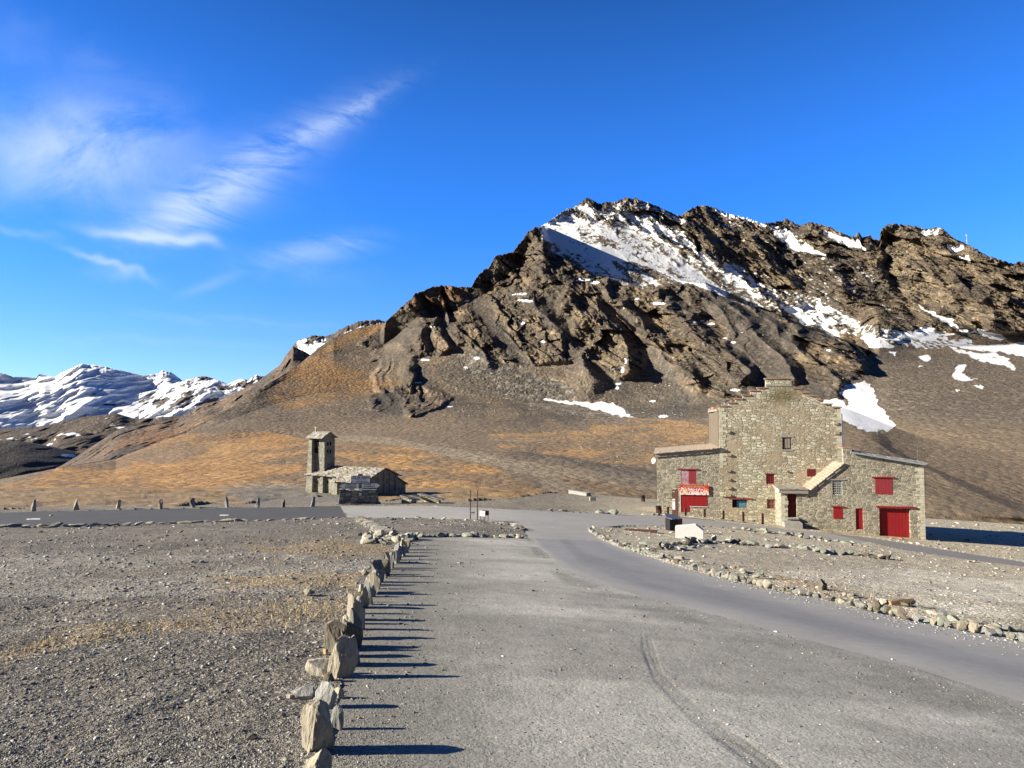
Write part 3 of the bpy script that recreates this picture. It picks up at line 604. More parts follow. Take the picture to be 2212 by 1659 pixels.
snowp(Z3_([(760, 230), (900, 230), (1030, 200), (1300, 220), (1500, 300), (1560, 340), (1400, 330), (1200, 260), (1030, 290), (960, 320), (850, 290)]), .36, 1, mixn)
snowp([(1478, 480), (1530, 530), (1600, 600), (1700, 650), (1800, 690), (1900, 700), (1960, 690), (1900, 600), (1890, 530), (1800, 500), (1690, 478), (1600, 470), (1560, 462), (1500, 480)], .20, 1, mixn)
snowp(Z3_([(1730, 250), (1900, 290), (2200, 380), (2212, 400), (2100, 370), (1900, 320)]), .7, 1, mixn)
snowp(Z4([(330, 370), (450, 420), (560, 500), (700, 560), (760, 600), (640, 580), (500, 540), (380, 450)]), .85, 1, mixn)
snowp(Z4([(720, 420), (850, 440), (960, 480), (1050, 560), (900, 530), (780, 460)]), .75, 1, mixn)
snowp(Z4([(1430, 400), (1590, 420), (1560, 450), (1450, 430)]), .85); snowp(Z4([(1640, 520), (1760, 505), (1780, 540), (1700, 565)]), .9); snowp(Z4([(1700, 590), (1800, 600), (1830, 635), (1740, 625)]), .6)
snowp(Z4([(0, 640), (330, 740), (260, 800), (420, 850), (600, 880), (1000, 1090), (1300, 1150), (1560, 1160), (1700, 1240), (1560, 1290), (1200, 1230), (800, 1150), (400, 1010), (0, 850)]), .50, 1, mixn)
snowp(Z4([(420, 960), (560, 970), (620, 1060), (700, 1100), (600, 1110), (450, 1020)]), 1.0); snowp(Z4([(1300, 1180), (1500, 1110), (1560, 1160), (1720, 1160), (1600, 1190), (1480, 1225), (1300, 1200)]), 1.1, .5)
snowp(Z4([(700, 1130), (800, 1150), (850, 1190), (760, 1180)]), 1.1, .5); snowp(Z4([(1010, 1180), (1150, 1200), (1250, 1260), (1100, 1270), (1030, 1230)]), .9)
snowp(Z4([(1380, 940), (1500, 1000), (1700, 1080), (1900, 1190), (1760, 1140), (1560, 1050)]), .6, 1, mixn)
snowp(Z4([(1600, 1250), (1900, 1250), (2212, 1240), (2400, 1235), (2400, 1380), (2212, 1340), (2000, 1300), (1800, 1290)]), 1.2, .3)
snowp(Z4([(1640, 1260), (1900, 1330), (2000, 1300), (2140, 1400), (2160, 1435), (1900, 1380), (1700, 1290)]), .95); snowp(Z4([(1850, 1140), (1950, 1160), (2100, 1210), (1980, 1215), (1880, 1180)]), .9); snowp(Z4([(1640, 1215), (1800, 1210), (1850, 1240), (1700, 1250)]), .8)
snowp(Z4([(1440, 1340), (1490, 1325), (1520, 1350), (1480, 1370), (1440, 1360)]), 1.2, .3); snowp(Z4([(1190, 1300), (1270, 1305), (1250, 1330)]), 1.1, .3)
snowp(Z4([(1710, 1400), (1780, 1395), (1750, 1440), (1790, 1490), (1860, 1508), (1720, 1515), (1680, 1480)]), 1.2, .4); snowp(Z4([(1820, 1555), (1870, 1545), (1915, 1570), (1880, 1580)]), 1.2, .3); snowp(Z4([(1700, 1575), (1745, 1580), (1730, 1595)]), 1.2, .3); snowp(Z4([(1420, 1405), (1460, 1410), (1430, 1422)]), 1.2, .2)
snowp(Z5([(720, 340), (780, 290), (925, 245), (1000, 310), (1040, 440), (1110, 540), (1170, 610), (1100, 660), (1040, 640), (1020, 672), (900, 640), (820, 600), (745, 565), (600, 500), (560, 412), (710, 405), (790, 450), (800, 430), (740, 365)]), 1.3, .25)
snowp(Z2([(1570, 873), (1700, 888), (1840, 903), (1960, 895), (2060, 940), (2107, 987), (2050, 985), (1850, 930), (1700, 905), (1600, 887)]), 1.3, .2)
for x, y, rx, ry in ((931, 705, 9, 2), (915, 778, 12, 3.5), (903, 826, 10, 2.5), (1027, 773, 8, 5), (1010, 795, 6, 4), (1120, 636, 20, 3.5), (1135, 648, 20, 4), (1345, 800, 4, 9), (1350, 780, 3, 12), (1340, 795, 9, 6), (1336, 830, 9, 5), (1333, 838, 6, 6), (1408, 867, 12, 4), (1428, 900, 14, 6), (1345, 665, 8, 3), (1378, 647, 9, 3),
                    (1420, 655, 22, 4), (1455, 664, 14, 4), (1495, 695, 15, 3.5), (1516, 692, 6, 2.5), (1535, 700, 11, 5), (1566, 732, 5, 2.5), (1584, 741, 8, 3), (1265, 605, 22, 5), (1282, 612, 14, 5), (1590, 843, 14, 4), (1175, 740, 6, 3), (1010, 648, 5, 3), (1071, 646, 5, 4), (970, 879, 8, 2), (1305, 882, 5, 2), (1790, 757, 6, 3),
                    (1130, 697, 8, 5)):
    rx *= .8; ry *= .62
    d = ((MX + (wx - MX) * .35 - x) / rx) ** 2 + ((MY + (wy - MY) * .35 - y) / ry) ** 2
    d = d * (.2 + 1.6 * nn3) + (nn2 - .5) * .8 + (nn4 - .5) * .8
    sn = np.maximum(sn, (d < .9).astype(np.float32))
snow_c = C3(.90, .91, .93)
MA += (snow_c - MA) * sn[..., None]
tex_ = .45 + .55 * np.clip(crs + .55 * (1 - sm(870, 925, MY)), 0, 1)
MAA = np.concatenate([MA, ((1 - sn) * tex_)[..., None]], -1)
snb = blur(blur(sn, 3), 3)
DN = np.maximum(DM - disp * (1 - .75 * snb), 60) - snb * .5
P3 = np.stack([TM * DN, DN, ZC + SN * DN], -1)
P3[:, 0] = LASTROW
# the back of the ridge falls away behind the skyline
back = []
for k_, (dd_, dz_) in enumerate(((6, -1.5), (40, -18), (160, -95), (420, -260))):
    b = P3[:, -1].copy(); b[:, 1] += dd_; b[:, 0] = T * b[:, 1]; b[:, 2] += dz_ * np.minimum(1, DM[:, -1] / 400); back.append(b)
P3 = np.concatenate([P3, np.stack(back, 1)], 1); MAA = np.concatenate([MAA] + [MAA[:, -1:]] * 4, 1)
NRm = P3.shape[1]; idx = np.arange(NC * NRm).reshape(NC, NRm)
F = np.stack([idx[:-1, :-1], idx[1:, :-1], idx[1:, 1:], idx[:-1, 1:]], -1).reshape(-1, 4)
mesh_np('mountain', P3.reshape(-1, 3), F, 'mountain_rock', MAA.reshape(-1, 4), smooth=False, kind='structure')
TERR = (T, P3[:, :NR2], SM)
def on_slope(px, py):
    """surface point of the mountain object seen at P pixel"""
    t, s = p2ts(px, py); i = int(np.clip(np.searchsorted(T, t), 1, NC - 1)); j = int(np.clip(np.searchsorted(SM[i], s), 0, NR2 - 1))
    return Vector(P3[i, j])

# --- layers farther away, each a ridge with its own relief
def ridge_layer(name, sil, Dtop, Dbot, ybot, amp, sc, mat, colfn, nrow=150, step=1.6, jagk=1.0, backd=900, seed=500, bias=0.0):
    xs = np.arange(sil[0][0], sil[-1][0] + 1, step); yt = np.interp(xs, [p[0] for p in sil], [p[1] for p in sil]); yt0 = smo(yt, max(2, int(16 / step))); dyt = yt - yt0; yt = yt0
    jg = dyt - (ridged(xs / 30, xs * 0, 0, 4, seed, .6) - .6) * 9 * jagk - (ridged(xs / 7, xs * 0 + 4, 0, 3, seed + 1) - .6) * 4 * jagk
    yb = np.interp(xs, [sil[0][0], sil[-1][0]], ybot); wv = np.linspace(0, 1, nrow)
    PYl = yb[:, None] + (yt - yb)[:, None] * wv + jg[:, None] * sm(.86, 1, wv); PXl = np.broadcast_to(xs[:, None], PYl.shape)
    t, s = p2ts(PXl, PYl); D0 = Dbot + (Dtop - Dbot) * wv ** 1.0 * np.ones_like(PYl); D0 = 1 / (1 / Dbot + (1 / Dtop - 1 / Dbot) * wv * np.ones_like(PYl))
    x, y, z = (t * D0).astype(np.float32), D0.astype(np.float32), (s * D0).astype(np.float32)
    d = amp * (1.0 * (ridged(x / sc, z / sc, y / (2 * sc), 5, seed + 2, .55) - .55) + .5 * (fbm(x / (sc * .5), z / (sc * .4), y / sc, 4, seed + 3) - .5)) * (wv < .999) * sm(0, .05, 1 - wv * .97)
    d = d + bias * (x - x.mean())
    Dn = D0 - d
    al = colfn(PXl.astype(np.float32), PYl.astype(np.float32), x, y, z, s)
    Pn = np.stack([t * Dn, Dn, ZC + s * Dn], -1)
    b = Pn[:, -1:].copy(); b[..., 1] += backd; b[..., 0] = t[:, -1:] * b[..., 1]; b[..., 2] -= backd * .5; Pn = np.concatenate([Pn, b], 1); al = np.concatenate([al, al[:, -1:]], 1)
    n, m = Pn.shape[:2]; ix = np.arange(n * m).reshape(n, m)
    Fq = np.stack([ix[:-1, :-1], ix[1:, :-1], ix[1:, 1:], ix[:-1, 1:]], -1).reshape(-1, 4)
    return mesh_np(name, Pn.reshape(-1, 3), Fq, mat, al.reshape(-1, 4), smooth=False, kind='structure')
def mk(colr, snw):
    a = np.empty(snw.shape + (4,), np.float32); a[..., :3] = colr; a[..., :3] += (snow_c - a[..., :3]) * snw[..., None]; a[..., 3] = 1 - snw; return a
def col_far(px, py, x, y, z, s):
    n = fbm(x / 300, z / 110, y / 500, 5, 610, .6); n2 = fbm(px / 60, py / 14, 0, 4, 611)
    cov = 1 - sm(875, 935, py + (n2 - .5) * 70) * .55 - inpoly(px, py, [(120, 800), (176, 786), (185, 810), (170, 830), (130, 822)]) * .38 - inpoly(px, py, [(170, 850), (240, 845), (300, 860), (290, 885), (190, 880)]) * .28
    c = np.empty(px.shape + (3,), np.float32); c[:] = C3(.075, .068, .07)
    return mk(c, sm(.30, .37, n + (cov - .72) * .55))
def col_nearsnow(px, py, x, y, z, s):
    n = fbm(x / 60, z / 45, y / 120, 5, 620, .6); c = np.empty(px.shape + (3,), np.float32); c[:] = C3(.15, .13, .12)
    return mk(c, sm(.42, .47, n + sm(870, 900, py) * .3))
def col_peak(px, py, x, y, z, s):
    n = fbm(x / 16, z / 12, y / 30, 5, 630, .6); c = np.empty(px.shape + (3,), np.float32); c[:] = C3(.12, .105, .095)
    zone = inpoly(px, py, [(640, 735), (660, 722), (720, 735), (800, 695), (850, 700), (850, 760), (640, 790)])
    zone2 = inpoly(px, py, [(644, 745), (700, 742), (760, 712), (760, 760), (640, 800)])
    return mk(c, np.clip(sm(.48, .52, n) * zone + sm(.30, .36, n) * zone2, 0, 1))
def col_red(px, py, x, y, z, s):
    n = fbm(x / 60, z / 40, y / 90, 5, 640); c = np.empty(px.shape + (3,), np.float32); c[:] = C3(.155, .115, .085)
    lay(c, sm(.45, .6, n), C3(.21, .125, .072)); lay(c, sm(.56, .66, fbm(x / 25, z / 15, 0, 4, 641)) * .8, C3(.09, .075, .065)); return mk(c, 0 * px)
def col_brown(px, py, x, y, z, s):
    n = fbm(x / 150, z / 60, y / 300, 5, 650); c = np.empty(px.shape + (3,), np.float32); c[:] = C3(.12, .095, .075)
    lay(c, sm(.5, .6, n) * .6, C3(.08, .065, .055)); return mk(c, sm(.74, .77, fbm(x / 60, z / 14, 0, 4, 651)))
def col_dark(px, py, x, y, z, s):
    n = fbm(x / 150, z / 60, y / 300, 5, 660); c = np.empty(px.shape + (3,), np.float32); c[:] = C3(.06, .053, .048)
    lay(c, sm(.5, .6, n) * .6, C3(.055, .05, .045))
    sp = ((px - 148) / 16) ** 2 + ((py - 984) / 3.2) ** 2 < 1
    return mk(c, sp.astype(np.float32))
ridge_layer('far_mountains', [(-500, 830), (-200, 790), (-60, 800), (0, 805), (29, 814), (79, 816), (84, 807), (97, 810), (120, 814), (132, 805), (176, 786), (223, 791), (264, 801), (308, 811), (344, 807), (350, 800), (370, 804), (382, 813), (396, 824), (470, 850), (700, 870)],
            7600, 5200, (990, 990), 750, 900, 'far_rock', col_far, 190, 1.5, .22, 2500, 600, bias=-.42)
ridge_layer('snowy_mountain', [(300, 850), (345, 838), (372, 830), (396, 823), (423, 814), (452, 814), (493, 829), (520, 819), (537, 820), (552, 811), (573, 813), (640, 800), (720, 790)],
            4200, 3200, (960, 960), 330, 260, 'far_rock', col_nearsnow, 130, 1.4, .5, 1500, 700)
ridge_layer('mountain_peak', [(520, 870), (560, 832), (603, 792), (631, 748), (645, 735), (653, 730), (682, 723), (700, 727), (715, 723), (748, 705), (777, 694), (800, 693), (814, 690), (850, 700), (950, 730)],
            900, 700, (900, 900), 34, 40, 'mid_rock', col_peak, 150, 1.0, .7, 300, 720)
ridge_layer('brown_hills', [(-300, 950), (40, 925), (110, 918), (146, 908), (182, 900), (252, 893), (293, 905), (360, 900), (480, 890), (560, 900)], 2900, 2300, (1010, 1010), 260, 420, 'far_rock', col_brown, 100, 1.8, .05, 900, 740)
ridge_layer('rounded_hills', [(60, 975), (90, 965), (105, 957), (120, 942), (137, 934), (187, 934), (249, 942), (300, 950), (420, 950)], 1700, 1350, (1030, 1030), 170, 260, 'mid_rock', col_brown, 90, 1.6, .05, 600, 760)
ridge_layer('dark_valley', [(-600, 975), (-200, 960), (0, 955), (40, 952), (73, 957), (120, 966), (170, 978), (200, 985), (240, 1000), (300, 1020)], 1250, 800, (1120, 1120), 60, 300, 'mid_rock', col_dark, 80, 2.0, .05, 500, 780, bias=-.5)
ridge_layer('red_hills', [(110, 1016), (135, 1004), (164, 987), (205, 960), (230, 944), (255, 928), (308, 916), (345, 910), (381, 905), (416, 887), (440, 872), (469, 867), (498, 852), (530, 838), (557, 823), (603, 790), (633, 748), (660, 760), (720, 800)], 760, 430, (1060, 1060), 60, 70, 'mid_rock', col_red, 140, 1.2, .12, 260, 800)
# a mountain beyond the left edge of the photograph; its shadow lies over the valley
ridge_layer('left_mountain', [(-2600, 600), (-1600, 480), (-1100, 540), (-800, 660), (-560, 840), (-420, 940)], 1250, 800, (1150, 1150), 300, 420, 'far_rock', col_brown, 60, 14, .1, 900, 820)

# ------------------------------------------------------------------ materials for built things
def stone_wall(name, sx, sz, cols, mortar, mw=0.05, patch=0.0, bs=0.9, dist=0.06, moss=None):
    s = NT(name)
    wv_ = s.node('ShaderNodeVectorMath', {0: s.tc.outputs['Object'], 1: s.node('ShaderNodeVectorMath', {0: s.node('ShaderNodeTexNoise', {'Vector': s.tc.outputs['Object'], 'Scale': 1.6, 'Detail': 3.0}).outputs['Color'], 1: (0.22, 0.22, 0.12)}, operation='MULTIPLY').outputs[0]}, operation='ADD').outputs[0]
    mp = s.node('ShaderNodeMapping', {'Vector': wv_, 'Scale': (sx, sx, sz)}).outputs[0]
    ve = s.voro(1.0, mp, 'DISTANCE_TO_EDGE', .8); vc = s.voro(1.0, mp, 'F1', .8)
    cell = s.node('ShaderNodeSeparateColor', {'Color': vc.outputs['Color']})
    c = s.ramp(cell.outputs[0], [(i / (len(cols) - 1), k) for i, k in enumerate(cols)], 'CONSTANT' if len(cols) > 4 else 'LINEAR')
    c = s.mix(1.0, c, s.ramp(s.noise(9, 5, .65), [(.3, .78), (.7, 1.2)]), 'MULTIPLY')
    c = s.mix(1.0, c, s.ramp(cell.outputs[1], [(0, .8), (1, 1.18)]), 'MULTIPLY')
    edge_ = s.math('ADD', ve.outputs['Distance'], s.math('MULTIPLY', s.math('SUBTRACT', s.noise(14, 3, .6), .5), .07))
    pn_ = s.ramp(s.noise(.55, 4, .6), [(.48, 0), (.62, patch)])
    mf = s.node('ShaderNodeMapRange', {'Value': s.math('SUBTRACT', edge_, pn_), 'From Min': mw * .5, 'From Max': mw * 1.6}).outputs[0]
    mo = s.mix(1.0, mortar, s.ramp(s.noise(3.5, 5, .6), [(.3, .82), (.7, 1.15)]), 'MULTIPLY')
    c = s.mix(mf, mo, c)
    c = s.mix(1.0, c, s.ramp(s.noise(.35, 4, .6), [(.3, .86), (.7, 1.1)]), 'MULTIPLY')
    if moss:
        (mx, mz, mrx, mrz) = moss; sp = s.node('ShaderNodeSeparateXYZ', {0: s.tc.outputs['Object']})
        dx = s.math('DIVIDE', s.math('SUBTRACT', sp.outputs[0], mx), mrx); dz_ = s.math('DIVIDE', s.math('SUBTRACT', sp.outputs[2], mz), mrz)
        r = s.math('ADD', s.math('MULTIPLY', dx, dx), s.math('MULTIPLY', dz_, dz_)); r = s.math('ADD', r, s.math('MULTIPLY', s.noise(1.3, 4, .7), .9))
        c = s.mix(s.ramp(r, [(.85, .85), (1.0, 0)] if False else [(0.5, .8), (1.0, 0.0)]), c, (.14, .115, .055))
    h = s.math('ADD', s.math('MULTIPLY', mf, .8), s.math('MULTIPLY', s.noise(7, 5, .7), .55)); h = s.math('ADD', h, s.math('MULTIPLY', cell.outputs[2], .5))
    return s.done(c, s.bump(h, bs, dist), .95)
def plain(name, col, rough=.8, var=.15, sc=6, stretch=(1, 1, 1), bs=.2, metal=0.0, detail=5):
    s = NT(name); n = s.noise(sc, detail, .65, s.vec(stretch)); c = s.mix(1.0, col, s.ramp(n, [(.3, 1 - var), (.7, 1 + var)]), 'MULTIPLY')
    return s.done(c, s.bump(n, bs, .01), rough, metal)
plain('red_paint', (.27, .014, .018), .6, .10, 3, (4, 4, .6), .15)
plain('red_paint_faded', (.27, .035, .045), .6, .12, 3, (5, 5, .6), .15)
plain('red_dark', (.12, .016, .018), .7, .15, 4)
plain('door_maroon', (.10, .010, .012), .7, .15, 4)
s_ = NT('faded_patch'); n_ = s_.noise(4, 5, .6, s_.vec((2, 2, .8)), .8); s_.done(s_.ramp(n_, [(.35, (.32, .10, .12)), (.62, (.50, .40, .44))]), None, .7)
plain('grey_wood', (.30, .265, .23), .85, .3, 5, (6, 6, .5), .4)
plain('beam_wood', (.27, .24, .21), .85, .25, 4, (.5, .5, 6), .4)
plain('brown_wood', (.24, .195, .15), .85, .35, 5, (7, 7, .5), .4)
plain('dark_void', (.012, .011, .012), .9, .1)
plain('white_frame', (.55, .55, .53), .6, .1)
plain('blue_curtain', (.12, .30, .45), .7, .35, 5, (6, 6, .3))
plain('metal_gutter', (.50, .55, .62), .35, .1, 4, (1, 1, 1), .1, .6)
plain('terracotta', (.34, .20, .13), .85, .25, 5)
plain('zinc', (.22, .24, .26), .4, .15, 4, (1, 1, 1), .1, .5)
plain('brown_post', (.115, .050, .036), .75, .2, 6, (1, 1, .5))
plain('black_panel', (.022, .020, .020), .5, .2)
plain('black_bag', (.012, .012, .014), .45, .3, 9)
plain('panel_print', (.10, .16, .26), .35, .5, 6)
plain('white_stone', (.66, .66, .65), .7, .07, 5, (1, 1, 1), .15)
plain('white_sign', (.90, .90, .88), .5, .05, 5)
plain('white_bright', (.72, .72, .72), .5, .04)
plain('navy', (.02, .025, .05), .5, .05)
plain('sign_frame', (.10, .11, .13), .6, .1)
plain('concrete_grey', (.30, .29, .27), .9, .2, 5, (1, 1, 1), .4)
plain('steel_dark', (.06, .05, .045), .5, .1)
stone_wall('hall_stone', 2.5, 4.6, [(.50, .49, .38), (.44, .40, .30), (.60, .58, .47), (.38, .34, .25), (.50, .49, .39), (.33, .30, .225), (.56, .54, .43)], (.37, .31, .225), .06, .30, .9, .06, (10.7, 11.5, 2.5, 1.3))
stone_wall('annex_stone', 2.7, 6.6, [(.29, .28, .225), (.40, .37, .29), (.22, .21, .175), (.45, .415, .325), (.32, .27, .21), (.26, .22, .18)], (.46, .415, .32), .055, .10, 1.0, .05)
stone_wall('chapel_stone', 2.6, 4.2, [(.26, .26, .215), (.36, .35, .28), (.21, .21, .175), (.31, .29, .23)], (.30, .28, .23), .05, .1, 1.0, .05)
stone_wall('monument_stone', 2.2, 4.2, [(.22, .23, .22), (.36, .34, .30), (.16, .17, .17), (.30, .28, .24), (.42, .38, .32)], (.13, .13, .125), .05, 0, 1.0, .05)
stone_wall('lowwall_stone', 4.0, 7.0, [(.50, .46, .33), (.40, .37, .26), (.56, .52, .40)], (.30, .27, .19), .05, 0, 1.0, .04)
def slate_mat(name, cols):
    s = NT(name); v = s.voro(1.0, s.vec((3.2, 3.2, 3.2))); cell = s.node('ShaderNodeSeparateColor', {'Color': v.outputs['Color']})
    oi = s.node('ShaderNodeObjectInfo'); c = s.ramp(cell.outputs[0], [(i / (len(cols) - 1), k) for i, k in enumerate(cols)])
    c = s.mix(1.0, c, s.ramp(s.noise(12, 5, .7), [(.3, .7), (.7, 1.25)]), 'MULTIPLY')
    s.done(c, s.bump(s.noise(16, 4, .7), .5, .02), .85)
slate_mat('slab_roof', [(.16, .15, .13), (.40, .37, .31), (.22, .19, .17), (.50, .47, .40), (.28, .25, .22)])
slate_mat('roof_orange', [(.40, .30, .22), (.48, .42, .33), (.36, .25, .18), (.46, .43, .36)])
def rock_mat(name, c1, c2, c3, st=(1, 1, .35)):
    s = NT(name); n = s.noise(5, 7, .72, s.vec(st)); n2 = s.noise(26, 5, .7, s.vec(st)); oi = s.node('ShaderNodeObjectInfo')
    c = s.ramp(n, [(.30, c1), (.5, c2), (.68, c3)]); c = s.mix(1.0, c, s.ramp(n2, [(.3, .75), (.7, 1.25)]), 'MULTIPLY')
    c = s.mix(1.0, c, s.ramp(oi.outputs['Random'], [(0, .80), (1, 1.18)]), 'MULTIPLY')
    s.done(c, s.bump(s.math('ADD', n, s.math('MULTIPLY', n2, .4)), .9, .04), .92)
rock_mat('rock_tan', (.28, .245, .19), (.42, .375, .29), (.53, .475, .37)); rock_mat('rock_grey', (.20, .20, .19), (.31, .31, .29), (.42, .41, .38))
rock_mat('rock_cream', (.44, .39, .30), (.56, .51, .41), (.62, .58, .49)); rock_mat('rock_dark', (.11, .10, .085), (.19, .165, .125), (.27, .23, .17)); rock_mat('rock_green', (.22, .24, .20), (.31, .33, .27), (.40, .41, .34))
rock_mat('rock_orange', (.36, .24, .12), (.46, .32, .18), (.52, .40, .26))
s_ = NT('loose_stone'); c_ = attr(s_); s_.done(s_.mix(1.0, c_, s_.ramp(s_.noise(30, 3, .6), [(.3, .82), (.7, 1.2)]), 'MULTIPLY'), None, .93)
s_ = NT('dry_grass'); s_.done(attr(s_), None, .9)

# ------------------------------------------------------------------ building helpers
class BM:
    def __init__(s): s.v, s.f = [], []
    def poly(s, pts):
        i = len(s.v); s.v += [tuple(p) for p in pts]; s.f.append(tuple(range(i, i + len(pts))))
    def hexa(s, p):      # 8 points: bottom 0-3 ccw, top 4-7
        i = len(s.v); s.v += [tuple(q) for q in p]
        s.f += [(i + 3, i + 2, i + 1, i), (i + 4, i + 5, i + 6, i + 7), (i, i + 1, i + 5, i + 4), (i + 1, i + 2, i + 6, i + 5), (i + 2, i + 3, i + 7, i + 6), (i + 3, i, i + 4, i + 7)]
    def box(s, x0, x1, y0, y1, z0, z1): s.hexa([(x0, y0, z0), (x1, y0, z0), (x1, y1, z0), (x0, y1, z0), (x0, y0, z1), (x1, y0, z1), (x1, y1, z1), (x0, y1, z1)])
    def prism(s, outline, y0, y1):      # outline in (x,z), extruded along y
        n = len(outline); i = len(s.v); s.v += [(x, y0, z) for x, z in outline] + [(x, y1, z) for x, z in outline]
        s.f += [tuple(range(i, i + n)), tuple(range(i + 2 * n - 1, i + n - 1, -1))] + [(i + k, i + n + k, i + n + (k + 1) % n, i + (k + 1) % n) for k in range(n)]
    def cyl(s, a, b, r, n=10, r2=None):
        a, b = Vector(a), Vector(b); d = (b - a).normalized(); u = d.orthogonal().normalized(); w = d.cross(u); r2 = r if r2 is None else r2; i = len(s.v)
        for c, rr in ((a, r), (b, r2)):
            for k in range(n): s.v.append(tuple(c + (u * math.cos(2 * math.pi * k / n) + w * math.sin(2 * math.pi * k / n)) * rr))
        s.f += [(i + k, i + (k + 1) % n, i + n + (k + 1) % n, i + n + k) for k in range(n)] + [tuple(range(i + n - 1, i - 1, -1)), tuple(range(i + n, i + 2 * n))]
    def build(s, name, mat, parent=None, bevel=0.0):
        me = bpy.data.meshes.new(name); me.from_pydata(s.v, [], s.f); bm = bmesh.new(); bm.from_mesh(me)
        bmesh.ops.recalc_face_normals(bm, faces=bm.faces)
        if bevel:
            bmesh.ops.bevel(bm, geom=list(bm.edges), offset=bevel, segments=2, affect='EDGES', clamp_overlap=True)
        bm.to_mesh(me); bm.free(); me.materials.append(MATS[mat]); o = bpy.data.objects.new(name, me); COL.objects.link(o)
        if parent: o.parent = parent
        return o
def root(name, loc, rz, label, cat, group=None):
    o = bpy.data.objects.new(name, None); COL.objects.link(o); o.location = loc; o.rotation_euler = (0, 0, rz); o.empty_display_size = .3
    return tag(o, label, cat, group)
class Frame:
    """local frame of a thing: x along its front, y into it, z up; hit() places survey points on a plane y=dy"""
    def __init__(s, O, rz): s.O = Vector(O); s.rz = rz; s.ex = Vector((math.cos(rz), math.sin(rz), 0)); s.ey = Vector((-math.sin(rz), math.cos(rz), 0))
    def hit(s, px, py, dy=0.0):
        t, q = p2ts(px, py); d = Vector((float(t), 1, float(q))); C = Vector((0, 0, ZC)); k = ((s.O - C).dot(s.ey) + dy) / d.dot(s.ey); p = C + d * k - s.O
        return p.dot(s.ex), p.z
    def X(s, px, py=1000, dy=0.0): return s.hit(px, py, dy)[0]
def wall(bm, outline, zb, y, th, holes=(), rev=.3):
    """front wall with real openings. outline: [(x,z)...] top line left to right (repeat x for steps)"""
    xs = sorted({round(p[0], 4) for p in outline} | {round(h[i], 4) for h in holes for i in (0, 1)})
    def top(x, side):
        pts = outline
        cand = [p[1] for p in pts if abs(p[0] - x) < 1e-3]
        if cand: return cand[-1] if side > 0 else cand[0]
        for a, b in zip(pts, pts[1:]):
            if a[0] < x < b[0]: return a[1] + (b[1] - a[1]) * (x - a[0]) / (b[0] - a[0])
    for xa, xb in zip(xs, xs[1:]):
        if xb - xa < 1e-4: continue
        hs = sorted([h for h in holes if h[0] < xb - 1e-4 and h[1] > xa + 1e-4], key=lambda h: h[2]); z = zb
        for h in hs:
            bm.poly([(xa, y, z), (xb, y, z), (xb, y, h[2]), (xa, y, h[2])]); z = h[3]
        tl, tr = top(xa, 1), top(xb, -1)
        bm.poly([(xa, y, z), (xb, y, z), (xb, y, tr), (xa, y, tl)])
        bm.poly([(xb, y + th, zb), (xa, y + th, zb), (xa, y + th, tl), (xb, y + th, tr)])
        bm.poly([(xa, y, tl), (xb, y, tr), (xb, y + th, tr), (xa, y + th, tl)])
    for a, b in zip(outline, outline[1:]):
        if abs(a[0] - b[0]) < 1e-3: bm.poly([(a[0], y, a[1]), (a[0], y + th, a[1]), (a[0], y + th, b[1]), (a[0], y, b[1])])
    for x, z in (outline[0], outline[-1]): bm.poly([(x, y, zb), (x, y + th, zb), (x, y + th, z), (x, y, z)])
    for h in holes:
        r = h[4] if len(h) > 4 else rev; x0, x1, z0, z1 = h[:4]
        bm.poly([(x0, y, z0), (x0, y + r, z0), (x0, y + r, z1), (x0, y, z1)]); bm.poly([(x1, y + r, z0), (x1, y, z0), (x1, y, z1), (x1, y + r, z1)])
        bm.poly([(x0, y, z1), (x0, y + r, z1), (x1, y + r, z1), (x1, y, z1)]); bm.poly([(x0, y, z0), (x1, y, z0), (x1, y + r, z0), (x0, y + r, z0)])
def text(body, size, loc, rot, mat, parent=None, name='lettering', ext=.004, align='CENTER', width=1.0):
    cu = bpy.data.curves.new(name, 'FONT'); cu.body = body; cu.size = size; cu.align_x = align; cu.align_y = 'CENTER'; cu.extrude = ext; cu.offset = size * .03
    tmp = bpy.data.objects.new(name, cu); COL.objects.link(tmp); bpy.context.view_layer.update()
    me = bpy.data.meshes.new_from_object(tmp.evaluated_get(bpy.context.evaluated_depsgraph_get())); bpy.data.objects.remove(tmp); bpy.data.curves.remove(cu)
    for v in me.vertices: v.co.x *= width
    M = Matrix.Translation(loc) @ Matrix.Rotation(R(90), 4, 'X') if rot is None else Matrix.Translation(loc) @ rot
    me.transform(M); me.materials.clear(); me.materials.append(MATS[mat]); me.name = name
    o = bpy.data.objects.new(name, me); COL.objects.link(o)
    if parent: o.parent = parent
    return o

# ------------------------------------------------------------------ stone hotel on the right
TH_B = R(-12)
FB = Frame(at(1998, 1168), TH_B)
xl = FB.hit(1418, 1105, 3.2)[0]
FB = Frame(FB.O + FB.ex * xl, TH_B)
hotel = root('stone_hotel', FB.O, TH_B, 'large stone mountain hotel with stepped gable and red shutters', 'building')
YH = 3.2
def rect(p0, p1, dy, rec=.2):
    x0, z1 = FB.hit(*p0, dy); x1, z0 = FB.hit(*p1, dy); return (x0, x1, z0, z1, rec)
xC = FB.X(1997, 1080, 0); xP = FB.X(1687.5, 1090, 0); xA = FB.X(1555, 1000, YH); xH = FB.X(1817, 950, YH); x0_ = FB.X(1419, 1050, YH)
ZB = -1.2
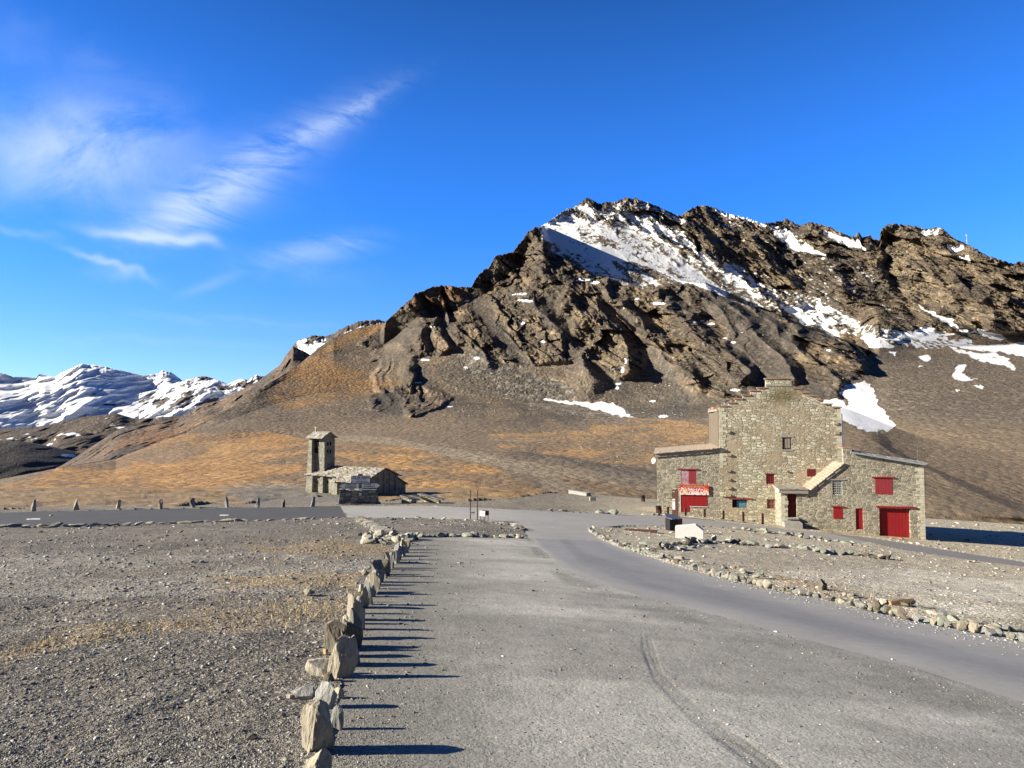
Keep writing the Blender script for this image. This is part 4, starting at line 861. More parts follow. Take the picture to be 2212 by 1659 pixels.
# left wing
hL = {'shut': rect((1470.5, 1014.8), (1504.5, 1045.3), YH, .08), 'low': rect((1470.5, 1068.7), (1528.1, 1094.1), YH, .10), 'door': rect((1470.5, 1094.1), (1490, 1105.8), YH, .10)}
zlT, zrT = FB.hit(1419, 987, YH)[1], FB.hit(1555, 975.5, YH)[1]
b = BM(); wall(b, [(x0_, zlT), (xA, zrT)], ZB, YH, .5, [hL['shut'], (hL['low'][0], hL['low'][1], hL['low'][2], hL['low'][3], .1), (hL['door'][0], hL['door'][1], hL['door'][2], hL['low'][2], .1)])
b.hexa([(x0_, YH + .5, ZB), (x0_ + .5, YH + .5, ZB), (x0_ + .5, YH + 9, ZB), (x0_, YH + 9, ZB), (x0_, YH + .5, zlT - .05), (x0_ + .5, YH + .5, zlT), (x0_ + .5, YH + 9, zlT), (x0_, YH + 9, zlT - .05)])
wl_ = b.build('left_wing_wall', 'annex_stone', hotel)
b = BM(); f0, f1 = FB.hit(1415, 978.5, YH), FB.hit(1556, 967, YH); g0, g1 = FB.hit(1415, 988, YH), FB.hit(1556, 976, YH)
b.prism([g0, g1, (f1[0], f1[1] - .07), (f0[0], f0[1] - .07)], YH - .12, YH + .02); b.build('fascia_board', 'beam_wood', hotel)
b = BM(); rr = random.Random(3)
for j in range(14):
    for i in range(20):
        u = i / 20; xa = f0[0] - .1 + (f1[0] - f0[0] + .05) * u; z = f0[1] + (f1[1] - f0[1]) * u + .0 + rr.random() * .03; y = YH - .3 + j * .65; wdt = (f1[0] - f0[0]) / 20 * 1.02
        dzz = (f1[1] - f0[1]) / 20
        b.hexa([(xa, y - rr.random() * .07, z - .05), (xa + wdt, y - rr.random() * .07, z - .05 + dzz), (xa + wdt, y + .72, z - .03 + dzz), (xa, y + .72, z - .03), (xa, y, z + .02), (xa + wdt, y, z + .02 + dzz), (xa + wdt, y + .72, z + .05 + dzz), (xa, y + .72, z + .05)])
b.build('roof', 'roof_orange', hotel)
# hall with stepped gable
stepsL = [(1554.5, 878), (1574, 871), (1589, 862.7), (1605.8, 854.7), (1622.6, 845), (1638.7, 839), (1655.5, 819)]
stepsR = [(1710.5, 840), (1730, 848.8), (1747.8, 856), (1764.7, 865), (1777.9, 874), (1797, 881)]
xs_ = [FB.X(p[0], 880, YH) for p in stepsL] + [FB.X(p[0], 880, YH) for p in stepsR] + [xH]
zs_ = [FB.hit(p[0], p[1], YH)[1] for p in stepsL] + [FB.hit(p[0], p[1], YH)[1] for p in stepsR]
xs_[0] = xA
out = []
for i, z in enumerate(zs_): out += [(xs_[i], z), (xs_[i + 1], z)]
hH = {'mid': rect((1689.7, 944.5), (1709.8, 971.1), YH, .16), 'g1': rect((1654.8, 1024.6), (1672.8, 1045.5), YH, .12), 'r1': rect((1743, 1013), (1762, 1029.5), YH, .06),
      'blue': rect((1581.4, 1078.5), (1614, 1097.5), YH, .30), 'g2': rect((1656.8, 1078.3), (1674.5, 1099.3), YH, .15)}
b = BM(); wall(b, out, ZB, YH, .6, list(hH.values()))
zE = zs_[0] - .25; DB = YH + 12.5
b.box(xH - .5, xH, YH + .6, DB, ZB, zE); b.box(xA + .02, xH - .02, DB - .5, DB, ZB, zE); b.box(xA, xA + .5, YH + .6, DB, ZB, FB.hit(1540, 966, YH)[1])
hallw = b.build('hall_wall', 'hall_stone', hotel)
b = BM()
for i, z in enumerate(zs_):
    m = 'x'; b.box(xs_[i] - (.10 if i < 7 else -.02), xs_[i + 1] + (.10 if i >= 6 else -.02), YH - .10, YH + .68, z + .003, z + .085 + .003 * i)
b.build('coping', 'terracotta', hotel)
b = BM(); b.box(xs_[6] - .02, xs_[7] + .02, YH - .05, YH + .62, zs_[6] - .62, zs_[6] - .54); b.build('ledge', 'concrete_grey', hotel)
zk = zs_[6] - .9; xm_ = (xs_[6] + xs_[7]) / 2
b = BM(); b.hexa([(xA - .2, YH + .6, zE - .15), (xm_, YH + .6, zk - .15), (xm_, DB + .2, zk - .15), (xA - .2, DB + .2, zE - .15), (xA - .2, YH + .6, zE), (xm_, YH + .6, zk), (xm_, DB + .2, zk), (xA - .2, DB + .2, zE)])
b.hexa([(xm_, YH + .6, zk - .15), (xH + .1, YH + .6, zE - .15), (xH + .1, DB + .2, zE - .15), (xm_, DB + .2, zk - .15), (xm_, YH + .6, zk), (xH + .1, YH + .6, zE), (xH + .1, DB + .2, zE), (xm_, DB + .2, zk)])
b.build('roof', 'slab_roof', hotel)
# timber clad side above the left wing roof
b = BM(); zt0 = FB.hit(1554, 889, YH)[1]; zb0 = FB.hit(1540, 968, YH)[1] - .1; y = YH + .35; k = 0
while y < DB - .3:
    wv2 = .30; off = .03 * (k % 2); b.box(xA - .10 - off, xA - .002, y, y + wv2 - .025, zb0, zt0 - .0 - .004 * k); y += wv2; k += 1
b.build('timber_cladding', 'brown_wood', hotel)
b = BM(); b.box(xA - .18, xA - .003, YH + .3, DB, zt0 + .01, zt0 + .16); b.build('eaves_board', 'beam_wood', hotel)
for yy_, hh in ((YH + 4.5, .5), (YH + 9, .35)): b = BM(); b.box(xA - .2, xA + .5, yy_, yy_ + 3.2, zt0 + .17, zt0 + .17 + hh * .6); b.build('side_coping', 'terracotta', hotel)
b = BM(); z_v = FB.hit(1570, 869, YH)[1]; xv = FB.X(1570, 869, YH); b.box(xv - .35, xv + .25, YH + .7, YH + 1.3, zE - .1, z_v - .1); vent = b.build('chimney', 'hall_stone', hotel)
b = BM(); b.cyl((xv - .05, YH + 1, z_v - .1), (xv - .05, YH + 1, z_v + .08), .14, 12); b.cyl((xv - .05, YH + 1, z_v + .08), (xv - .05, YH + 1, z_v + .2), .32, 14, .10); b.build('cowl', 'zinc', vent)
# right wing (in front of the hall) with porch and sloping wall top
PT = [(1687.5, 1066), (1745, 1064.5), (1822, 1003), (1823, 969), (1840, 969), (1841, 979), (1996, 1004)]
to = [FB.hit(p[0], p[1], 0) for p in PT]; to = [(a, z) for a, z in to]; to[3] = (to[2][0] + 0.001, to[3][1]); to[5] = (to[4][0] + .001, to[5][1]); to[0] = (xP, to[0][1]); to[-1] = (xC, to[-1][1])
hR = {'door': rect((1701, 1066.8), (1721.7, 1118), 0, .42), 'grid': rect((1797.8, 1038.2), (1819.8, 1069), 0, .12), 'small': rect((1799.8, 1095.8), (1820.3, 1121.2), 0, .05),
      'narrow': rect((1848.1, 1098), (1865.3, 1144.2), 0, .13), 'upper': rect((1890, 1032.7), (1928, 1068.3), 0, .05), 'garage': rect((1899.1, 1097.8), (1967.1, 1162.5), 0, .27)}
b = BM(); wall(b, [to[0], to[1], to[2], (to[2][0], to[3][1]), (to[4][0], to[4][1]), (to[4][0], to[5][1]), to[6]], ZB, 0, .5, list(hR.values()))
zc_ = to[6][1]; b.box(xC - .5, xC, .5, DB - 2, ZB, zc_ - .05); b.box(xH + .1, xC - .5, DB - 2.4, DB - 2, ZB, zc_); b.box(xP, xP + .5, .5, YH, ZB, to[0][1])
b.hexa([(xH - .1, YH, to[5][1] - .4), (xH + .2, YH, to[5][1] - .4), (xH + .2, DB - 2, to[5][1] - .4), (xH - .1, DB - 2, to[5][1] - .4)] + [(xH - .1, YH, to[5][1] + .1), (xH + .2, YH, to[5][1]), (xH + .2, DB - 2, to[5][1]), (xH - .1, DB - 2, to[5][1] + .1)])
b.build('right_wing_wall', 'annex_stone', hotel)
b = BM(); c0, c1 = to[2][0] + .0, to[4][0]; b.box(c0 - .03, c1 + .03, -.03, YH * .5, to[3][1] + .003, to[3][1] + .10); b.build('chimney_cap', 'terracotta', hotel)
# sloping stair roof: slabs and the timber beam under their edge
b = BM(); L0, L1 = to[1], to[2]; n = 13
for i in range(n):
    for j in range(7):
        u0, u1 = i / n, (i + 1.15) / n; xa, xb = L0[0] + (L1[0] - L0[0]) * u0, L0[0] + (L1[0] - L0[0]) * u1; za, zb_ = L0[1] + (L1[1] - L0[1]) * u0, L0[1] + (L1[1] - L0[1]) * u1
        y0 = -.12 + j * .52 - rr.random() * .06; k = .03 + rr.random() * .03
        b.hexa([(xa, y0, za + .05), (xb, y0, zb_ + .02), (xb, y0 + .5, zb_ + .02), (xa, y0 + .5, za + .05), (xa, y0, za + .05 + k + .05), (xb, y0, zb_ + .02 + k), (xb, y0 + .5, zb_ + .02 + k), (xa, y0 + .5, za + .05 + k + .05)])
b.build('stair_roof', 'roof_orange', hotel)
b = BM(); q0, q1 = FB.hit(1742, 1067, -.1), FB.hit(1824, 1003, -.1); b.hexa([(q0[0], -.10, q0[1] - .22), (q1[0], -.10, q1[1] - .22), (q1[0], -.004, q1[1] - .22), (q0[0], -.004, q0[1] - .22), (q0[0], -.10, q0[1]), (q1[0], -.10, q1[1]), (q1[0], -.004, q1[1]), (q0[0], -.004, q0[1])])
b.build('roof_beam', 'beam_wood', hotel)
# flat porch roof and its beam
b = BM(); p0, p1 = FB.hit(1684, 1057, -.25), FB.hit(1745, 1066, -.25); b.box(xP - .25, p1[0], -.3, YH, p0[1] - .02, p0[1] + .07); b.build('porch_roof', 'slab_roof', hotel)
b = BM(); b.box(xP - .15, p1[0] + .05, -.24, -.04, p1[1] - .03, p0[1] - .025); b.box(xP - .15, xP + .02, -.04, YH - .05, p1[1] + .05, p0[1] - .025); b.build('porch_beam', 'beam_wood', hotel)
b = BM(); b.box(xP - .19, xP - .152, .3, 1.4, p1[1] + .02, p0[1] - .06); b.build('name_plate', 'white_sign', hotel)
b = BM(); d = hR['door']; b.box(d[0] - .12, d[1] + .25, -.04, .35, d[3] + .0, d[3] + .09); b.build('lintel', 'grey_wood', hotel)
b = BM(); sx0, sx1 = FB.X(1692, 1130, -.8), FB.X(1731, 1130, -.8); zst = FB.hit(1712, 1128, -.8)[1]; b.box(sx0, sx1, -1.5, -.02, zst - .8, zst + .02); b.build('doorstep', 'concrete_grey', hotel, .03)
b = BM(); b.box(d[0] - .1, d[1] + .1, -.25, .35, d[2] - .12, d[2] - .002); b.build('door_sill', 'concrete_grey', hotel)
# right wing roof: slabs, gutter
b = BM(); e0, e1 = to[5], to[6]
for i in range(22):
    for j in range(12):
        u0, u1 = i / 22, (i + 1.03) / 22; xa, xb = e0[0] + (e1[0] + .25 - e0[0]) * u0, e0[0] + (e1[0] + .25 - e0[0]) * u1; za, zb_ = e0[1] + (e1[1] - e0[1]) * u0, e0[1] + (e1[1] - e0[1]) * u1
        y0 = -.12 + j * .85 - rr.random() * .1; k = .02 + rr.random() * .05
        b.hexa([(xa, y0, za + .02), (xb, y0, zb_ + .02), (xb, y0 + .92, zb_ + .12), (xa, y0 + .92, za + .12), (xa, y0, za + .05 + k), (xb, y0, zb_ + .05 + k), (xb, y0 + .92, zb_ + .16 + k), (xa, y0 + .92, za + .16 + k)])
rfr = b.build('roof', 'slab_roof', hotel)
b = BM(); g0, g1 = FB.hit(1837, 975, -.3), FB.hit(1999, 1002, -.3); b.hexa([(g0[0], -.34, g0[1] - .13), (g1[0], -.34, g1[1] - .13), (g1[0], -.16, g1[1] - .13), (g0[0], -.16, g0[1] - .13), (g0[0], -.36, g0[1] + .0), (g1[0], -.36, g1[1] + .0), (g1[0], -.14, g1[1] + .0), (g0[0], -.14, g0[1] + .0)])
b.build('gutter', 'metal_gutter', rfr)
b = BM(); b.cyl((xH + .07, YH - .05, FB.hit(1818, 893, YH)[1]), (xH + .07, YH - .05, FB.hit(1818, 968, YH)[1]), .06); b.build('downpipe', 'zinc', hotel)
ax, az = FB.hit(1983, 1000, 2.0); b = BM(); b.cyl((ax, 2.0, az - .3), (ax, 2.0, az + 1.5), .015, 6); b.build('aerial', 'zinc', hotel)
# doors and shutters
def slab(name, h, y, mat, rec, lab=None, planks=0, grow=0.0):
    b = BM(); x0, x1, z0, z1 = h[:4]; yb = y + rec; 
    if planks:
        w_ = (x1 - x0) / planks
        for i in range(planks): b.box(x0 + i * w_ + .006, x0 + (i + 1) * w_ - .006, yb - .04, yb + .02, z0 - grow, z1 + grow)
        b.box(x0, x1, yb - .005, yb + .03, z0, z1)
    else: b.box(x0, x1, yb - .03, yb + .03, z0, z1)
    o = b.build(name, mat, hotel)
    if lab: o['label'] = lab
    return o
def lint(p0, p1, dy, mat='red_paint', out_=.10):
    x0, z1 = FB.hit(*p0, dy); x1, z0 = FB.hit(*p1, dy); b = BM(); b.box(x0, x1, dy - out_, dy + .003 * 0 - .003, z0, z1); return b.build('lintel', mat, hotel)
slab('garage_door', hR['garage'], 0, 'red_paint', .27, 'wide red garage door', 9); lint((1892, 1092.8), (1976.6, 1097.8), 0, out_=.12)
slab('door', hR['narrow'], 0, 'red_paint', .13, 'narrow red side door', 3)
dd_ = slab('door', hR['door'], 0, 'door_maroon', .42, 'dark maroon entrance door under the porch', 4)
slab('shutter', hR['small'], 0, 'red_paint', .02, 'small red shutter beside the narrow door', 2); lint((1795.4, 1093), (1824.6, 1095.8), 0)
slab('shutter', hR['upper'], 0, 'red_paint_faded', .02, 'faded red shutter above the garage', 5); lint((1882.5, 1029.5), (1932.3, 1032.9), 0)
lint((1464, 1012), (1507.6, 1014.8), YH, 'red_paint_faded'); lint((1573, 1074.8), (1626, 1078.3), YH, 'red_paint_faded'); lint((1652, 1022.6), (1673.5, 1024.4), YH, 'red_dark', .04); lint((1792, 1034.6), (1826, 1037.4), 0, 'grey_wood', .06)
h = hL['shut']; xm2 = FB.X(1487.9, 1030, YH)
slab('shutter', (h[0], xm2 - .01, h[2], h[3]), YH, 'faded_patch', .05, 'red shutter leaf bleached pale'); slab('shutter', (xm2 + .01, h[1], h[2], h[3]), YH, 'red_paint_faded', .05, 'red shutter leaf, unbleached', 2)
h, h2 = hL['low'], hL['door']
slab('shutter', h, YH, 'red_paint', .02, 'large red panel under the banner', 6); slab('door', (h2[0], h2[1], h2[2], h[2] - .003), YH, 'red_paint', .02, 'low red door beneath the red panel', 2)
b = BM(); b.box(h2[1], h[1] + .04, YH - .06, YH - .003, h[2] - .06, h[2] - .002); b.box(h[0] - .07, h[0] - .003, YH - .05, YH - .003, h2[2], h[3]); b.build('trim', 'white_frame', hotel)
def window(h, y, rec, nx, nz, fmat, bmat='dark_void', bar=.03, lab=None, ins=True):
    x0, x1, z0, z1 = h[:4]; b = BM(); b.box(x0, x1, y + rec - .02, y + rec + .04, z0, z1); p = b.build('window', bmat, hotel)
    if lab: p['label'] = lab
    b = BM(); yf = y + rec - .05; f = bar * 1.6
    b.box(x0, x0 + f, yf, yf + .028, z0, z1); b.box(x1 - f, x1, yf, yf + .028, z0, z1); b.box(x0 + f, x1 - f, yf, yf + .028, z0, z0 + f); b.box(x0 + f, x1 - f, yf, yf + .028, z1 - f, z1); b.build('frame', fmat, p)
    b = BM()
    for i in range(1, nx): xx = x0 + (x1 - x0) * i / nx; b.box(xx - bar / 2, xx + bar / 2, yf - .016, yf - .002, z0 + .005, z1 - .005)
    for i in range(1, nz): zz = z0 + (z1 - z0) * i / nz; b.box(x0 + .005, x1 - .005, yf - .034, yf - .018, zz - bar / 2, zz + bar / 2)
    if nx > 1 or nz > 1: b.build('bars', fmat, p)
    return p
window(hR['grid'], 0, .12, 5, 6, 'white_frame', lab='tall window behind a pale iron grid')
w_ = window(hH['mid'], YH, .16, 1, 1, 'brown_wood', lab='dark central window with broken vertical boards', bar=.02)
b = BM(); h = hH['mid']
for i, (u, wd_) in enumerate(((.18, .05), (.34, .09), (.50, .06), (.63, .10), (.80, .05))): xx = h[0] + (h[1] - h[0]) * u; b.box(xx, xx + wd_, YH + .06, YH + .08, h[2] + .08 + .05 * (i % 2), h[3] - .05 - .04 * ((i + 1) % 3)); b.build('board', 'grey_wood', w_); b = BM()

window(hH['g1'], YH, .12, 4, 4, 'red_paint_faded', 'red_dark', .03, 'small maroon barred window in the middle of the hall')
window(hH['g2'], YH, .15, 5, 2, 'terracotta', 'red_dark', .03, 'low reddish barred window beside the porch')
slab('shutter', hH['r1'], YH, 'red_dark', .02, 'small dark red shutter above the sloping roof', 6)
w_ = window(hH['blue'], YH, .30, 1, 1, 'grey_wood', lab='low wide window with a blue striped curtain')
h = hH['blue']; b = BM()
for i in range(11): xx = h[0] + (h[1] - h[0]) * (.33 + .055 * i); b.box(xx, xx + .045, YH + .20 + .01 * (i % 2), YH + .22 + .01 * (i % 2), h[2] + .06, h[3] - .12)
b.build('curtain', 'blue_curtain', w_)
# projecting stones, weathered surround of the middle window
for px_, py_, w2, h2_ in ((1575, 983, 9, 4), (1574, 1017, 8, 4), (1575, 1036, 7, 4), (1575, 1054, 9, 5), (1568, 1070, 20, 5), (1573, 933, 8, 5), (1806, 915, 9, 5), (1808, 935, 9, 6), (1700, 1018, 4, 3)):
    b = BM(); x, z = FB.hit(px_, py_, YH); b.box(x - w2 * .022, x + w2 * .022, YH - .16, YH + .02, z - h2_ * .021, z + h2_ * .021); b.build('projecting_stone', 'hall_stone', hotel, .02)
b = BM(); h = hH['mid']; b.box(h[0] - .16, h[1] + .2, YH - .03, YH - .003, h[3] + .003, h[3] + .14); b.build('lintel', 'concrete_grey', hotel); b = BM(); b.box(h[0] - .12, h[1] + .12, YH - .05, YH - .003, h[2] - .1, h[2] - .003); b.build('sill', 'concrete_grey', hotel)
xd, zd = FB.hit(1411, 997, YH + .6); b = BM(); b.cyl((x0_, YH + .6, zd - .1), (x0_ - .55, YH + .5, zd - .05), .025, 6); dish_a = b.build('satellite_dish', 'white_frame', hotel)
b = BM(); b.cyl((xd + .1, YH + .75, zd + .05), (xd + .02, YH + .68, zd + .07), .12, 18, .28); b.build('reflector', 'white_frame', dish_a)
# corner stones: one bonded column per corner
plain('quoin_stone', (.50, .47, .37), .9, .3, 3, (1, 1, 1), .6)
qr = random.Random(77)
for xq, yq, sgn, z0q, z1q in ((xA, YH, 1, 5.2, zs_[0]), (xH, YH, -1, 5.6, zs_[-1]), (xC, 0, -1, -.4, to[6][1] - .1), (xP, 0, 1, .3, to[0][1] - .2)):
    b = BM(); z = z0q; i = 0
    while z < z1q - .1:
        hq = qr.uniform(.16, .32); hq = min(hq, z1q - z); w1 = (.52 if i % 2 else .30) * qr.uniform(.85, 1.2); xa, xb = sorted((xq - sgn * .012, xq + sgn * w1)); b.box(xa, xb, yq - .018 - .01 * (i % 2), yq - .002, z, z + hq - (.018 if i % 3 else 0)); z += hq; i += 1
    b.build('quoins', 'quoin_stone', hotel)
# banner on the left wing
bx0, bz1 = FB.hit(1467.6, 1047.2, YH - .12); bx1, bz0 = FB.hit(1531, 1069.7, YH - .12)
s_ = NT('banner_print'); sp_ = s_.node('ShaderNodeSeparateXYZ', {0: s_.tc.outputs['Object']}); v_ = s_.voro(9.0); cs = s_.node('ShaderNodeSeparateColor', {'Color': v_.outputs['Color']})
hh_ = s_.node('ShaderNodeMapRange', {'Value': sp_.outputs[2], 'From Min': (bz1 - bz0) * .85, 'From Max': (bz1 - bz0) * .25}).outputs[0]
dots = s_.math('LESS_THAN', cs.outputs[0], s_.math('MULTIPLY', hh_, .75)); s_.done(s_.mix(dots, (.62, .035, .02), s_.mix(s_.math('GREATER_THAN', cs.outputs[1], .82), (.78, .70, .70), (.60, .32, .05))), None, .5)
bn = root('banner', FB.O + FB.ex * bx0 + FB.ey * (YH - .14) + Vector((0, 0, bz0)), TH_B, 'red banner with white confetti print on the left wing of the hotel', 'banner')
b = BM(); b.box(0, bx1 - bx0, 0, .05, 0, bz1 - bz0); b.build('sheet', 'banner_print', bn)
wB, hB = bx1 - bx0, bz1 - bz0
text("SOUVENIRS DE L'ISERAN", hB * .25, (wB / 2, -.006, hB * .82), None, 'rock_orange', bn, width=.82); 
text("Spécialités de Pays", hB * .24, (wB / 2, -.006, hB * .56), None, 'white_bright', bn); text("ARTISANAT", hB * .18, (wB / 2, -.006, hB * .34), None, 'white_bright', bn)

# ------------------------------------------------------------------ chapel
TH_C = R(-31)
FC = Frame(at(659, 1066), TH_C)
chap = root('stone_chapel', FC.O, TH_C, 'small stone chapel with bell tower and slab roof beside the road', 'chapel')
def ZZ2(x, y): return ((1150 + x * .29385) / 1.85172, (1680 + y * .29385) / 1.85172)
def hc(x, y, dy=0.0): return FC.hit(*ZZ2(x, y), dy)
# tower
tx0, tz = hc(290, 250, .35); tx1 = hc(470, 250, .35)[0]; bx0 = hc(243, 1000, 0)[0]; TD = 1.9; tzb = -.9
b = BM(); ty0, ty1 = .35, .35 + TD
def tap(b, x0b, x1b, y0b, y1b, zb, x0t, x1t, y0t, y1t, zt): b.hexa([(x0b, y0b, zb), (x1b, y0b, zb), (x1b, y1b, zb), (x0b, y1b, zb), (x0t, y0t, zt), (x1t, y0t, zt), (x1t, y1t, zt), (x0t, y1t, zt)])
xL1 = hc(333, 250, .35)[0]; rec_ = .38
tap(b, bx0, hc(322, 1000, 0)[0], 0, ty1, tzb, tx0, xL1, ty0, ty1, tz)                       # left pier, battered
tap(b, hc(322, 1000, 0)[0] + .004, tx1 - .01, ty0 + rec_, ty1 - .01, tzb, xL1 + .004, tx1 - .01, ty0 + rec_, ty1 - .01, tz - .01)   # recessed face
tap(b, tx1 - .35, tx1 + .02, ty1 - .45, ty1 + .02, tzb, tx1 - .30, tx1, ty1 - .42, ty1 + .01, tz - .004)
tower = b.build('bell_tower', 'chapel_stone', chap)
for (zx, zy, w2, h2_) in ((372, 310, 20, 50), (410, 312, 26, 48), (370, 400, 20, 46), (404, 402, 27, 50)):
    x, z = hc(zx, zy, ty0 + rec_); w3 = w2 * .0076; h3 = h2_ * .0080
    pts = [(x - w3, z - h3), (x + w3, z - h3), (x + w3, z + h3 * .4)] + [(x + w3 * math.cos(a), z + h3 * .4 + w3 * math.sin(a)) for a in (R(45), R(90), R(135))] + [(x - w3, z + h3 * .4)]
    b = BM(); b.prism(pts, ty0 + rec_ - .02, ty0 + rec_ - .004); b.build('opening', 'dark_void', tower)
for zz_ in (tz - .55, tz - 1.35):
    for yy_ in (ty0 + .75, ty0 + 1.15):
        b = BM(); b.box(tx1 - .012, tx1 + .006, yy_, yy_ + .22, zz_ - .25, zz_ + .15); b.build('opening', 'dark_void', tower)
# tower roof: gable running left-right, slabs
b = BM(); rz0 = hc(262, 248, ty0)[1]; ridge_z = hc(300, 160, ty0 + TD / 2)[1]; ex0, ex1 = tx0 - .22, tx1 + .25; yc = (ty0 + ty1) / 2
n = 6
for side in (-1, 1):
    for r_ in range(4):
        for i in range(n):
            xa = ex0 + (ex1 - ex0) * i / n; xb = ex0 + (ex1 - ex0) * (i + 1.02) / n; u0, u1 = r_ / 4, (r_ + 1.25) / 4; u1 = min(u1, 1.02)
            ya, yb = yc + side * (TD / 2 + .25) * (1 - u0), yc + side * (TD / 2 + .25) * (1 - u1); za, zb_ = rz0 + (ridge_z - rz0) * u0, rz0 + (ridge_z - rz0) * u1; j_ = rr.random() * .04
            b.hexa([(xa, ya + side * j_, za), (xb, ya + side * j_, za), (xb, yb, zb_), (xa, yb, zb_), (xa, ya + side * j_, za + .07), (xb, ya + side * j_, za + .07), (xb, yb, zb_ + .03), (xa, yb, zb_ + .03)])
trf = b.build('tower_roof', 'slab_roof', chap)
b = BM(); b.prism([(0, 0), (1, 0), (1, 1), (0, 1)], 0, 1); b.v = [(tx0 if v[0] == 0 else tx1 - .02, 0, 0) for v in b.v]; b = BM()
b.hexa([(tx1 - .15, ty0, tz - .02), (tx1 - .03, ty0, tz - .02), (tx1 - .03, ty1, tz - .02), (tx1 - .15, ty1, tz - .02), (tx1 - .15, yc - .02, ridge_z - .03), (tx1 - .03, yc - .02, ridge_z - .03), (tx1 - .03, yc + .02, ridge_z - .03), (tx1 - .15, yc + .02, ridge_z - .03)]); b.build('gable', 'chapel_stone', trf)
cx0, cz = hc(385, 150, yc); b = BM(); b.box(cx0 - .07, cx0 + .07, yc - .07, yc + .07, ridge_z - .05, ridge_z + .28); b.box(cx0 - .045, cx0 + .045, yc - .045, yc + .045, ridge_z + .281, ridge_z + .62); b.box(cx0 - .17, cx0 + .17, yc - .04, yc + .04, ridge_z + .40, ridge_z + .49); b.build('cross', 'rock_tan', chap)
# nave
NL = hc(1130, 900, -1.0)[0]; ND = 4.5; ez = hc(300, 750, -.2)[1]; rz_ = hc(1310, 655, ND / 2)[1]; nx1 = hc(1150, 720, .4)[0]; nx0 = bx0 + .05
b = BM(); fx = [hc(z_, 900, .35)[0] for z_ in (385, 475, 540, 625)]
b.box(nx0 + .3, nx1, .36, ND, -1.0, ez - .02)
nv = b.build('nave_wall', 'chapel_stone', chap)
for a_, c_ in ((250, 335), (437, 478), (600, 640)):
    b = BM(); xa, xb = hc(a_, 990, 0)[0], hc(c_, 990, 0)[0]; tap(b, xa - .05, xb + .03, -.12, .5, -1.0, xa + .05, xb, .02, .5, ez - .06); b.build('buttress', 'chapel_stone', chap)
for zx in (408, 548):
    b = BM(); x, z = hc(zx, 845, .355); b.prism([(x - .13, z - .1), (x + .13, z - .1), (x + .13, z + .05), (x, z + .2), (x - .13, z + .05)], .34, .354); b.build('window', 'dark_void', nv)
# gable end in the shade, with timber-like pilasters
b = BM(); b.v = []; b.hexa([(nx1 - .4, .37, ez - .021), (nx1 + .02, .37, ez - .021), (nx1 + .02, ND - .01, ez - .021), (nx1 - .4, ND - .01, ez - .021), (nx1 - .4, ND / 2 - .05, rz_ - .12), (nx1 + .02, ND / 2 - .05, rz_ - .12), (nx1 + .02, ND / 2 + .05, rz_ - .12), (nx1 - .4, ND / 2 + .05, rz_ - .12)]); b.build('gable', 'chapel_stone', chap)
for k in range(5):
    b = BM(); yk = .5 + k * (ND - .9) / 4; zt_ = ez + (rz_ - ez) * (1 - abs(yk - ND / 2) / (ND / 2)) - .18; b.box(nx1 + .021, nx1 + .12, yk - .14, yk + .14, -1.0, zt_); b.build('pilaster', 'chapel_stone', chap)
def slabroof(b, x0, x1, ya, za, yb, zb_, nx, nr, th=.08):
    for r_ in range(nr):
        for i in range(nx):
            u0, u1 = r_ / nr, min((r_ + 1.3) / nr, 1.01); o_ = (.5 if r_ % 2 else 0) / nx; f0_, f1_ = i / nx + o_ * .8 + rr.uniform(-.1, .1) / nx, (i + 1.0) / nx + o_ * .8 + rr.uniform(-.1, .1) / nx
            xa, xb = x0 + (x1 - x0) * min(f0_, 1), x0 + (x1 - x0) * min(f1_, 1)
            if xb - xa < .05: continue
            y0, y1 = ya + (yb - ya) * u0, ya + (yb - ya) * u1; z0, z1 = za + (zb_ - za) * u0, za + (zb_ - za) * u1; sg = -1 if yb > ya else 1; y0 += sg * rr.random() * .08; k = th + rr.random() * .05; l_ = rr.uniform(-.02, .03)
            b.hexa([(xa, y0, z0 + l_), (xb - .035, y0, z0 + l_), (xb - .035, y1, z1), (xa, y1, z1), (xa, y0, z0 + k + l_), (xb - .035, y0, z0 + k + l_), (xb - .035, y1, z1 + .025), (xa, y1, z1 + .025)])
b = BM(); slabroof(b, nx0 - .1, nx1 + .3, -.15, ez - .02, ND / 2, rz_, 18, 9); slabroof(b, nx0 - .1, nx1 + .3, ND + .35, ez - .1, ND / 2, rz_, 18, 9)
b.build('nave_roof', 'slab_roof', chap)
# side aisle stepping forward on the right, lower roof
ax0, ax1 = hc(622, 1020, -1.1)[0], nx1 - .05; az_ = hc(640, 838, -1.3)[1]
b = BM(); b.box(ax0 + .1, ax1, -.75, .30, -1.2, az_ - .02); b.box(ax1 - .3, ax1 - .002, -.745, .365, az_ - .02, az_ + .35); asl = b.build('aisle_wall', 'chapel_stone', chap)
for a_ in (ax0, ax0 + 1.7, ax0 + 3.4):
    b = BM(); tap(b, a_ - .05, a_ + .6, -1.25, -.6, -1.2, a_ + .02, a_ + .5, -1.05, -.6, az_ - .05); b.build('buttress', 'chapel_stone', chap)
b = BM(); slabroof(b, ax0 - .15, ax1 + .25, -1.35, az_, .25, ez + .14, 12, 4); b.build('aisle_roof', 'slab_roof', chap)
